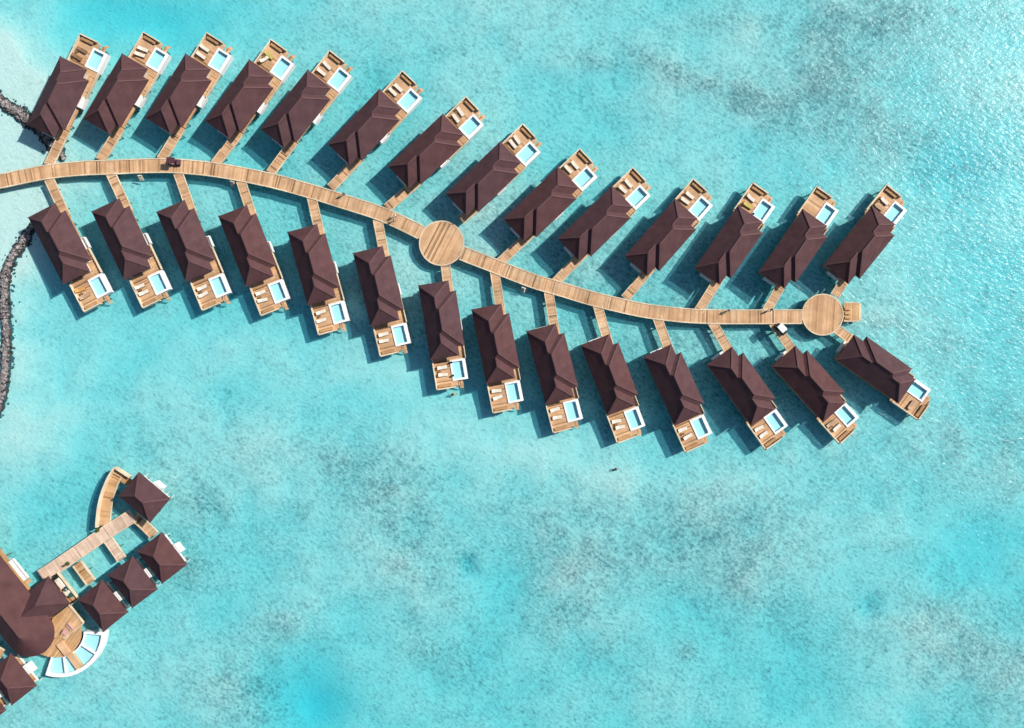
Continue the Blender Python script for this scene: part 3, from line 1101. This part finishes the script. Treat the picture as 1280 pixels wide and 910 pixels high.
main_w = bridge([(51.5, 720.8), (80, 702), (110, 681.3), (140, 661), (166.5, 644.5)], 17.6, M['pinkdeck'], 'broad bleached plank walkway from the large building out to the pavilions', joints=14)
bridge([(135.1, 675), (152, 699.5)], 12.2, M['pinkdeck'], 'short bleached plank walkway to the middle pavilion of the row', ZD - .05, joints=8)
bridge([(95.8, 704.2), (113.5, 728.5)], 13.5, M['deck2'], 'short honey-coloured walkway to the pavilion by the curved pool', ZD - .05, joints=8, edge=.3)
bridge([(167.0, 645), (180, 656.5), (193, 669.5)], 12.5, M['deck'], 'plank path passing under the farthest pavilion eave', ZD - .045, joints=9)
cw = bridge([(130.2, 657.5), (131, 645), (133.5, 625), (139, 607), (146, 592), (148, 587.5)], 14.5, M['deck2'], 'curved plank walkway with a cream side wall sweeping to the farthest pavilion', ZD - .055, (1, 0), .12, .05, joints=10)
inv = cw.matrix_basis.inverted()
pts = resample([P(*p_) for p_ in [(122.5, 658.5), (123.2, 648), (125.2, 632), (129.5, 615), (137, 597), (145, 584)]], .6)
mb = MB()
for p0, p1 in zip(pts, pts[1:]):
    q0, q1 = inv @ p0, inv @ p1
    mb.beam((q0.x, q0.y, ZD + .25), (q1.x, q1.y, ZD + .25), .34, 1.2, random.uniform(.6, 1))
mb.build('side_wall', M['cream'], cw)
mb = MB()
q0, q1 = inv @ P(145.8, 584.3), inv @ P(164, 596)
mb.beam((q0.x, q0.y, ZD + .25), (q1.x, q1.y, ZD + .25), .36, 1.2, .8)
mb.build('end_wall', M['cream'], cw)
mb = MB()
qq = [inv @ P(*p_) for p_ in ((144.8, 586), (166.5, 601), (161, 608.5), (150, 602))]
mb.prism([(q_.x, q_.y) for q_ in qq], ZD - .2, ZD - .12, .3)
mb.build('landing', M['deck2'], cw)
bridge([(-20, 806), (3, 818)], 12, M['deck2'], 'orange-brown walkway stub at the left edge above the lower pavilion', ZD - .05)

# the large building with a round end
AX = Vector((.62, -.78, 0)).normalized()          # world direction towards the round end
rb = empty('restaurant', (P(53, 782, 0).x, P(53, 782, 0).y, 0), math.atan2(AX.y, AX.x),
           'large brown-roofed building with a rounded end beside the curved pool', 'building')
HW, RT = 4.75, .66
HZ = ZE + HW * RT
mb = MB()
Lb = 24.0
K = 20
arc = [(HW * math.cos(t), HW * math.sin(t)) for t in [-math.pi / 2 + math.pi * i / K for i in range(K + 1)]]
ap = (0, 0, HZ)
for p0, p1 in zip(arc, arc[1:]):
    mb.add([(p0[0], p0[1], ZE), (p1[0], p1[1], ZE), ap], [(0, 1, 2)])
mb.add([(-Lb, -HW, ZE), (0, -HW, ZE), ap, (-Lb, 0, HZ)], [(0, 1, 2, 3)])
mb.add([(0, HW, ZE), (-Lb, HW, ZE), (-Lb, 0, HZ), ap], [(0, 1, 2, 3)])
outl = [(-Lb, -HW)] + arc + [(-Lb, HW)]
n = len(outl)
mb.add([(a_, b_, ZE - .25) for a_, b_ in outl] + [(a_, b_, ZE) for a_, b_ in outl],
       [(i, (i + 1) % n, n + (i + 1) % n, n + i) for i in range(n)] + [tuple(range(n))[::-1]])
mb.add([(-Lb, -HW, ZE), (-Lb, 0, HZ), (-Lb, HW, ZE)], [(0, 1, 2)])
mr = mb.build('main_roof', M['roof'], rb)
mb = MB(); mb.beam((-Lb, 0, HZ + .02), (0, 0, HZ + .02), .28, .1); mb.build('ridge_cap', M['roofcap'], mr)


def inloc(px, py, z=ZE):
    w_ = P(px, py, z)
    return rb.matrix_basis.inverted() @ Vector((w_.x, w_.y, 0))


# hipped wing towards the pavilions (local +y side)
e1, e2 = inloc(56.2, 722.5), inloc(85.4, 753.8)
yo = (e1.y + e2.y) / 2
x0, x1 = e1.x, e2.x
zw0 = ZE - .60
hw_ = (x1 - x0) / 2
xm = (x0 + x1) / 2
ah = 3.9
apx = (xm, yo - ah, zw0 + ah * RT)
vy = HW - ah + .60 / RT
vly = (xm, vy, zw0 + ah * RT)
yi = HW - .02
mb = MB()
mb.add([(x0, yo, zw0), (x1, yo, zw0), apx], [(2, 1, 0)])
mb.add([(x0, yo, zw0), (x0, yi, zw0), vly, apx], [(0, 1, 2, 3)])
mb.add([(x1, yo, zw0), (x1, yi, zw0), vly, apx], [(3, 2, 1, 0)])
mb.add([(x0, yo, zw0 - .27), (x1, yo, zw0 - .27), (x1, yi, zw0 - .27), (x0, yi, zw0 - .27), (x0, yo, zw0), (x1, yo, zw0), (x1, yi, zw0), (x0, yi, zw0)],
       [(0, 1, 5, 4), (1, 2, 6, 5), (3, 0, 4, 7), (3, 2, 1, 0)])
mb.build('wing_roof', M['roof'], rb)
# low porch roof on the shaded side
s1, s2 = inloc(14, 790, 3.9), inloc(26, 803, 3.9)
mb = MB()
xa, xb = s1.x - 1.0, s2.x + .2
ya = min(s1.y, s2.y) - .6
mb.add([(xa, ya, 3.75), (xb, ya, 3.75), (xb - 1.4, ya + 1.4, 4.75), (xa + .6, ya + 1.4, 4.75), (xb, -HW + .9, 3.75), (xb - 1.4, -HW + .9, 4.75), (xa, -HW + .9, 3.75), (xa + .6, -HW + .9, 4.75)],
       [(0, 1, 2, 3), (1, 4, 5, 2), (3, 7, 6, 0), (3, 2, 5, 7)])
mb.box(xa, xb, ya, -HW + .9, 3.55, 3.745)
mb.build('porch_roof', M['roof'], rb)
mb = MB()
mb.prism([(-Lb + .3, -HW + .8), (-.2, -HW + .8), (2.4, -2.6), (3.5, 0), (2.4, 2.3), (-.2, HW - 2.0), (-Lb + .3, HW - 2.0)], ZD + .004, ZE - .255)
mb.prism([(x0 + .7, HW - 1.99), (x1 - .7, HW - 1.99), (x1 - .7, yo - 1.7), (x0 + .7, yo - 1.7)], ZD + .004, zw0 - .28)
mb.build('wall', M['wall'], rb)
mb = MB()
mb.box(-Lb, 0, -HW + .2, HW - 1.2, ZD - .35, ZD - .01, .4)
mb.box(x0 + .2, x1 - .2, HW - 1.19, yo - 1.0, ZD - .35, ZD - .012, .4)
mb.build('floor', M['deck2'], rb)
# balconies on the bright side
b1, b2 = inloc(26.4, 690.5, ZD), inloc(45.5, 714, ZD)
yb = HW - 1.15
mb = MB(); mb.box(b1.x, b2.x, yb, yb + 1.25, ZD - .3, ZD + .05); bal = mb.build('balcony', M['white'], rb)
mb = MB(); mb.box(b1.x, b2.x, yb + 1.13, yb + 1.25, ZD + .052, ZD + .3); mb.box(b1.x, b1.x + .12, yb, yb + 1.128, ZD + .052, ZD + .3); mb.build('screen', M['white'], bal)
mb = MB()
plank_rect(mb, b2.x + .02, b2.x + 1.0, yb, yb + 1.2, ZD, 'y', .25)
plank_rect(mb, -Lb, b1.x - .02, yb, yb + .42, ZD, 'x', .2)
mb.build('side_deck', M['deck2'], rb)
mb = MB()
for xx in np.arange(b1.x - 4.5, b1.x - .3, 2.0): mb.box(xx, xx + .08, yb + .43, yb + 1.1, ZD - .1, ZD + .0)
mb.build('mooring_rail', M['white'], rb)
mb = MB(); plank_rect(mb, x0 + .4, x1 + .3, yo - .98, yo + .75, ZD + .005, 'x', .26); mb.build('terrace', M['deck2'], rb)
mb = MB(); mb.box(x0 + .3, x1 + .4, yo + .76, yo + .92, ZD - .3, ZD + .5, .6); mb.build('parapet', M['cream'], rb)
mb = MB(); mb.box(x1 + .31, x1 + .45, yo - .98, yo + .755, ZD - .3, ZD + .5, .6); mb.build('parapet', M['cream'], rb)
for k in range(5):
    for sy in (-HW + 1, HW - 1): add_pile(rb, (-2 - k * 4.5, sy, ZD - .36))

# furniture of that terrace
rzb = rb.rotation_euler.z
wl = lambda x, y, z: rb.matrix_basis @ Vector((x, y, z))
for k, (xx, ww) in enumerate(((x0 + 2.3, 2.2), (x0 + 4.6, 1.3))):
    r_ = empty('daybed', wl(xx, yo - .15, ZD + .008), rzb, ['long white daybed on the terrace under the wing roof', 'short white daybed at the far end of the wing terrace'][k], 'daybed', 'daybeds on the terrace')
    mb = MB(); mb.box(-ww / 2, ww / 2, -.5, .5, 0, .3); mb.build('base', M['white'], r_)
    mb = MB(); mb.box(-ww / 2 + .05, ww / 2 - .05, -.45, .45, .302, .46); mb.build('mattress', M['cloth'], r_)
ch0 = None
CH = [(x0 + .8, yo + .3, 'black armchair nearest the broad walkway on the wing terrace', 'black'), (x0 + 1.2, yo - .2, 'black armchair beside the long white daybed', 'black'),
      (x0 + 4.0, yo + .4, 'dark teal armchair between the two white daybeds', 'teal'), (x0 + 5.5, yo + .3, 'dark teal armchair at the pool end of the wing terrace', 'teal')]
for k, (xx, yy, lab, mt) in enumerate(CH):
    r_ = empty('armchair', wl(xx, yy, ZD + .008), rzb + random.uniform(-.6, .6), lab, 'armchair', 'armchairs on the terrace')
    mb = MB(); mb.box(-.3, .3, -.3, .3, .25, .42); mb.build('seat', M[mt], r_)
    mb = MB(); mb.box(-.3, .3, -.38, -.303, .25, .85); mb.build('backrest', M[mt], r_)
    for sx in (-.34, .34):
        mb = MB(); mb.box(sx - .038, sx + .038, -.3, .3, .0, .6); mb.build('armrest', M[mt], r_)

# sun deck between building and curved pool
PC = P(73.5, 790)
dk = empty('sun_deck', (PC.x, PC.y, 0), 0, 'stepped honey-brown plank deck between the rounded building end and curved pool', 'deck')
ldk = lambda px, py: ((P(px, py) - PC).x, (P(px, py) - PC).y)


def clip_planks(mb, poly, z, ang, w=.3):
    """boards across a convex polygon"""
    c, s_ = math.cos(ang), math.sin(ang)
    q = [(x * c + y * s_, -x * s_ + y * c) for x, y in poly]
    lo, hi = min(p_[0] for p_ in q), max(p_[0] for p_ in q)

    def cut(x):
        ys_ = []
        for (xa, ya), (xb, yb_) in zip(q, q[1:] + q[:1]):
            if (xa - x) * (xb - x) < 0 or xa == x:
                if xb != xa: ys_.append(ya + (yb_ - ya) * (x - xa) / (xb - xa))
        return (min(ys_), max(ys_)) if len(ys_) > 1 else None
    k = lo + .01
    while k + w < hi:
        a_, b_ = cut(k + .012), cut(k + w - .012)
        if a_ and b_:
            quad = [(k + .012, a_[0]), (k + w - .012, b_[0]), (k + w - .012, b_[1]), (k + .012, a_[1])]
            mb.prism([(x * c - y * s_, x * s_ + y * c) for x, y in quad], z - .08, z, next(TG))
        k += w


mb = MB(); clip_planks(mb, [ldk(*p_) for p_ in ((66, 772), (86.6, 756.5), (104.5, 778.4), (80, 798.5), (60, 795))], ZD + .10, R(-35)); mb.build('upper_boards', M['deck2'], dk)
mb = MB(); clip_planks(mb, [ldk(*p_) for p_ in ((60, 797), (101, 782), (101.5, 796), (97, 809), (88, 818), (79, 821.5), (60, 821.5), (46, 816.5), (40, 806))], ZD - .12, R(-35)); mb.build('lower_boards', M['deck2'], dk)
mb = MB()
for a_, b_ in (((86.8, 755.5), (105, 778)), ((105, 778.6), (80.5, 798.6))):
    p_, q_ = ldk(*a_), ldk(*b_)
    mb.beam((*p_, ZD + .1), (*q_, ZD + .1), .2, .5 if a_[0] < 100 else .2, .7)
mb.build('edge_beam', M['cream'], dk)
for p_ in ((92, 768), (99, 779), (62, 815), (96, 803), (86, 812), (52, 812)):
    q_ = ldk(*p_); add_pile(dk, (q_[0], q_[1], ZD - .21))
for k, (p_, ln, an) in enumerate((((88.3, 783), 1.5, R(-48)), ((83.2, 789.5), 1.1, R(60)))):
    w_ = P(*p_)
    r_ = empty('sofa', (w_.x, w_.y, ZD + .103), an, ['rose sofa along the step of the honey-brown deck', 'short rose sofa beside the rounded roof edge'][k], 'sofa', 'rose sofas on the sun deck')
    mb = MB(); mb.box(-ln / 2, ln / 2, -.35, .35, 0, .38); mb.build('seat', M['rose'], r_)
    mb = MB(); mb.box(-ln / 2, ln / 2, .353, .5, 0, .72); mb.build('backrest', M['rose'], r_)

# curved pool
cp = empty('curved_pool', (PC.x, PC.y, 0), 0, 'white-rimmed curved pool split into segments below the rounded building', 'pool')
RI, RO = 30.5 * S, 57.2 * S


def ring(mb, r0, r1, a0, a1, z0, z1, k=None, tint=.5):
    k = k or max(2, int(abs(a1 - a0) / 4))
    pts_ = [(r1 * math.cos(R(-a0 - (a1 - a0) * i / k)), r1 * math.sin(R(-a0 - (a1 - a0) * i / k))) for i in range(k + 1)]
    pts_ += [(r0 * math.cos(R(-a0 - (a1 - a0) * i / k)), r0 * math.sin(R(-a0 - (a1 - a0) * i / k))) for i in range(k, -1, -1)]
    for i in range(k):
        q_ = [pts_[i], pts_[i + 1], pts_[2 * k - i], pts_[2 * k + 1 - i]]
        mb.prism(q_, z0, z1, tint)


ZP = 1.30
mb = MB()
ring(mb, RO - .75, RO, 0, 108, -.4, ZP)
mb.build('outer_rim', M['white'], cp)
mb = MB()
ring(mb, RI, RI + .28, 0, 108, -.4, ZP)
mb.build('inner_rim', M['white'], cp)
for a0, a1 in ((0, 5.0), (30.2, 32.8), (80, 82.6), (104.8, 108)):
    mb = MB()
    ring(mb, RI + .282, RO - .752, a0, a1, -.2, ZP - (.004 if 20 < a0 < 90 else 0), 2)
    mb.build('divider', M['white'], cp)
mb = MB(); ring(mb, RI + .283, RO - .753, 5.2, 104.6, .35, .62); mb.build('basin', M['tile'], cp)
for a0, a1 in ((5.1, 30.1), (32.9, 56.0), (66, 79.9), (82.7, 104.7)):
    mb = MB()
    k = 6
    vs, fs = [], []
    for i in range(k + 1):
        t_ = R(-a0 - (a1 - a0) * i / k)
        for rr in (RI + .285, RO - .755): vs.append((rr * math.cos(t_), rr * math.sin(t_), ZP - .22))
    fs = [(2 * i + 2, 2 * i + 3, 2 * i + 1, 2 * i) for i in range(k)]
    mb.add(vs, fs)
    mb.build('pool_water', M['poolwater'], cp)
mb = MB()
for (pa, pb, z1) in (((74.5, 803), (85.5, 817.5), ZD + .35), ((85.6, 817.6), (98.8, 835.5), ZP + .05)):
    A_, B_ = Vector(ldk(*pa)), Vector(ldk(*pb))
    d_ = (B_ - A_).normalized()
    n_ = Vector((-d_.y, d_.x)) * .68
    mb.prism([tuple(A_ + n_), tuple(B_ + n_), tuple(B_ - n_), tuple(A_ - n_)], .7, z1, .75)
mb.build('timber_walk', M['deck'], cp)
for a0 in (10, 45, 75, 100):
    for rr in (RI + .6, RO - .5): add_pile(cp, (rr * math.cos(R(-a0)), rr * math.sin(R(-a0)), .04))


# ------------------------------------------------------------------ plants
def shrub(px, py, r, label, seed):
    rnd = random.Random(seed)
    w_ = P(px, py)
    root = empty('potted_shrub', (w_.x, w_.y, ZD), 0, label, 'shrub', 'potted shrubs on the walkways')
    mb = MB(); mb.tube((0, 0, .0), (0, 0, .4), r * .3, 12, r * .4); mb.build('pot', M['teak'], root)
    mb = MB()
    for k in range(420):
        d_ = Vector((rnd.gauss(0, 1), rnd.gauss(0, 1), rnd.gauss(0, 1))).normalized() * r * rnd.uniform(.35, 1.0) ** .6
        d_.z = abs(d_.z) * .8 + .45
        s_ = r * rnd.uniform(.10, .2)
        n_ = Vector((rnd.gauss(0, 1), rnd.gauss(0, 1), rnd.gauss(0, 1) + .8)).normalized()
        x_ = n_.orthogonal().normalized(); y_ = n_.cross(x_)
        mb.add([d_ - x_ * s_, d_ - y_ * s_ * .5, d_ + x_ * s_, d_ + y_ * s_ * .5], [(0, 1, 2, 3)], rnd.random())
    mb.build('foliage', M['leaf'], root)


shrub(123.5, 661.5, .5, 'yellow-green potted shrub where the curved walkway meets the broad one', 1)
shrub(86.5, 703.6, .4, 'dark green potted shrub on the lower edge of the broad walkway', 2)
shrub(81.5, 706.5, .25, 'tiny green potted shrub next to the dark one on the broad walkway', 4)


# ------------------------------------------------------------------ buggies
def buggy(px, py, ang, z, label, roofmat, bodymat, seatmat):
    w_ = P(px, py)
    root = empty('golf_buggy', (w_.x, w_.y, z), ang, label, 'buggy', 'buggies on the jetty')
    b = MB(); b.box(-1.2, 1.2, -.58, .58, .28, .52)
    b.add([(.55, -.56, .523), (1.3, -.5, .523), (1.3, .5, .523), (.55, .56, .523), (.6, -.52, .98), (1.2, -.42, .78), (1.2, .42, .78), (.6, .52, .98)],
          [(3, 2, 1, 0), (4, 5, 6, 7), (0, 1, 5, 4), (1, 2, 6, 5), (2, 3, 7, 6), (3, 0, 4, 7)])
    b.box(-1.2, -.15, -.55, .55, .523, .8)
    b.build('body', bodymat, root)
    b = MB(); b.box(-.55, -.1, -.5, .5, .803, .93); b.box(-.72, -.553, -.5, .5, .803, 1.35); b.build('seat', seatmat, root)
    b = MB()
    n_ = 6
    b.prism([(-1.05, -.55), (-.9, -.62), (.45, -.62), (.6, -.5), (.6, .5), (.45, .62), (-.9, .62), (-1.05, .55)], 1.85, 1.93); b.build('canopy', roofmat, root)
    for sx in (-.95, .5):
        for sy in (-.5, .5):
            b = MB(); b.tube((sx, sy, .53 if sx < 0 else .9), (sx * .95, sy, 1.848), .025, 6); b.build('post', M['black'], root)
    for sx in (-.85, .85):
        for sy in (-.56, .56):
            b = MB(); b.tube((sx, sy - .09, .23), (sx, sy + .09, .23), .23, 14); wh = b.build('wheel', M['black'], root)
            b = MB(); b.tube((sx, sy + (.091 if sy > 0 else -.115), .23), (sx, sy + (.115 if sy > 0 else -.091), .23), .11, 10); b.build('rim', M['white'], wh)
    b = MB(); b.tube((.55, .22, .9), (.22, .22, 1.12), .02, 6); b.tube((.2, .22, 1.09), (.235, .22, 1.15), .17, 12); b.build('steering_wheel', M['black'], root)
    for sy in (-.33, .33):
        b = MB(); b.tube((1.27, sy, .66), (1.315, sy, .66), .07, 10); b.build('headlight', M['white'], root)
    return root


buggy(219.5, 203.6, R(-4), ZD + .003, 'maroon-canopied buggy parked at the upper edge of the jetty', M['maroon'], M['maroon'], M['cloth'])
lead_dir = math.atan2(-(448 - 404), 1000 - 967)
buggy(975.0, 411.6, R(-47), ZD - .045, 'white-canopied dark buggy on the thirteenth lower-row footbridge', M['white'], M['black'], M['black'])


# ------------------------------------------------------------------ people
def person(loc, rz, label, shirt, shorts, pose='walk', hair=True):
    root = empty('person', loc, rz, label, 'person', 'people on the jetty and in the water')
    # skeleton: +x is forward, z up
    V, E_, RA = [], [], []

    def j(p_, r_, par=None):
        V.append(p_); RA.append(r_)
        if par is not None: E_.append((par, len(V) - 1))
        return len(V) - 1
    pel = j((0, 0, .95), .13)
    wst = j((0.01, 0, 1.12), .12, pel)
    cst = j((0, 0, 1.33), .15, wst)
    nek = j((0, 0, 1.50), .06, cst)
    hd = j((.02, 0, 1.60), .085, nek)
    hd2 = j((.03, 0, 1.70), .09, hd)
    for sd, (kx, fx, arm) in ((1, (.16, .22, -.18)), (-1, (-.02, -.30, .2))):
        h_ = j((0, sd * .10, .90), .095, pel)
        k_ = j((kx, sd * .10, .50), .06, h_)
        an_ = j((fx, sd * .10, .09), .04, k_)
        j((fx + .16, sd * .11, .035), .035, an_)
        sh_ = j((0, sd * .18, 1.42), .06, cst)
        el = j((arm * .4, sd * .24, 1.14), .042, sh_)
        wr = j((arm * 1.1, sd * .25, .92), .028, el)
        pm = j((arm * 1.3, sd * .25, .84), .032, wr)
        for q in range(4):
            f1 = j((arm * 1.4 + .03 - q * .02, sd * (.25 - .01), .79), .009, pm)
            j((arm * 1.45 + .03 - q * .02, sd * .235, .745 + .006 * abs(q - 1)), .008, f1)
        j((arm * 1.3 + .05, sd * .225, .81), .01, wr)
    if pose == 'swim':
        # face down at the surface, arms out
        Mx = Matrix.Rotation(R(84), 4, 'Y')
        V = [tuple(Mx @ Vector((p_[0] * .5, p_[1], p_[2] - 1.0))) for p_ in V]
    me_ = bpy.data.meshes.new('body')
    me_.from_pydata(V, E_, [])
    me_.materials.append(M['skin'])
    o = bpy.data.objects.new('body', me_)
    COL.objects.link(o); o.parent = root
    md = o.modifiers.new('skin', 'SKIN'); md.use_smooth_shade = True
    sv = me_.skin_vertices[0].data
    for i_, r_ in enumerate(RA): sv[i_].radius = (r_, r_)
    for q_ in range(len(RA)): sv[q_].use_root = q_ == 0
    sd_ = o.modifiers.new('sub', 'SUBSURF'); sd_.levels = 1; sd_.render_levels = 1
    T = (lambda p_: tuple(Mx @ Vector((p_[0] * .5, p_[1], p_[2] - 1.0)))) if pose == 'swim' else (lambda p_: p_)
    mb = MB(); mb.tube(T((0.01, 0, 1.0)), T((0, 0, 1.40)), .175, 12, .20)
    for sd in (1, -1): mb.tube(T((0, sd * .16, 1.42)), T((0, sd * .26, 1.2)), .085, 8)
    mb.build('shirt', shirt, root, True)
    mb = MB(); mb.tube(T((0, 0, .84)), T((0, 0, 1.03)), .18, 12)
    for sd, kx in ((1, .13), (-1, -.02)): mb.tube(T((0, sd * .1, .9)), T((kx, sd * .10, .55)), .115, 10, .09)
    mb.build('shorts', shorts, root, True)
    c_ = T((0.0, 0, 1.71))
    mb = MB(); mb.blob(c_, .112, .10, .105, 12, 8); mb.build('hair', M['hair'], root, True)
    c_ = T((.115, 0, 1.655))
    mb = MB(); mb.blob(c_, .02, .015, .022, 6, 4); mb.build('nose', M['skin'], root, True)
    return root


pz = ZD + .002
p_ = P(494.4, 270.6); person((p_.x, p_.y, pz), R(160), 'person in white walking on the jetty towards the shore, nearer its upper edge', M['white'], M['cloth'])
p_ = P(493.6, 276.0); person((p_.x, p_.y, pz), R(160), 'person in rose walking on the jetty, nearer its lower edge', M['rose'], M['rose'])
p_ = P(430.8, 243.6); person((p_.x, p_.y, pz), R(-20), 'person in dark brown at the upper jetty edge by the sixth footbridge', M['brown_cloth'], M['brown_cloth'])
p_ = P(910, 388.3); person((p_.x, p_.y, pz), R(10), 'person in black and white at the jetty edge past the twelfth upper footbridge', M['white'], M['black'])
p_ = P(962.3, 387.6); person((p_.x, p_.y, pz), R(100), 'person in black stepping onto the thirteenth upper-row footbridge', M['black'], M['black'])
p_ = P(566.5, 493, 0); person((p_.x, p_.y, -.03), R(10), 'swimmer in yellow near the steps of the seventh lower-row villa', M['yellow'], M['navy'], 'swim')
p_ = P(768.5, 587, 0); person((p_.x, p_.y, -.03), R(18), 'snorkeller in dark clothing swimming alone in open water', M['navy'], M['black'], 'swim')

# ------------------------------------------------------------------ light, sky, camera
EL, AZ = 41.0, math.atan2(.416, .91)
sd = Vector((math.cos(AZ) * math.cos(R(EL)), math.sin(AZ) * math.cos(R(EL)), math.sin(R(EL))))
L = bpy.data.lights.new('sun', 'SUN')
L.energy = 4.8
L.angle = R(1.1)
L.color = (1, .95, .88)
lo = bpy.data.objects.new('sun', L)
COL.objects.link(lo)
lo.rotation_euler = sd.to_track_quat('Z', 'Y').to_euler()
lo.location = sd * 200
W = bpy.data.worlds.new('World')
SC.world = W
W.use_nodes = True
nt = W.node_tree
sky = nt.nodes.new('ShaderNodeTexSky')
sky.sky_type = 'NISHITA'
sky.sun_disc = False
sky.sun_elevation = R(EL)
sky.sun_rotation = math.pi / 2 - AZ
bg = nt.nodes['Background']
bg.inputs[1].default_value = .08
nt.links.new(sky.outputs[0], bg.inputs[0])

cam = bpy.data.cameras.new('camera')
cam.lens = 28
cam.sensor_width = 36
cam.clip_end = 20000
co = bpy.data.objects.new('camera', cam)
COL.objects.link(co)
co.location = (0, 0, HC)
co.rotation_euler = (0, 0, 0)
SC.camera = co
SC.view_settings.view_transform = 'Standard'
SC.view_settings.look = 'None'
SC.view_settings.exposure = 0.2
SC.view_settings.gamma = 1
SC.view_settings.use_curve_mapping = False
SC.cycles.transparent_max_bounces = 16
SC.cycles.max_bounces = 4
SC.cycles.diffuse_bounces = 2
SC.cycles.glossy_bounces = 2
SC.cycles.use_denoising = True
SC.cycles.use_light_tree = False
SC.cycles.caustics_reflective = False
SC.cycles.caustics_refractive = False
SC.cycles.use_adaptive_sampling = True
SC.cycles.adaptive_threshold = .02
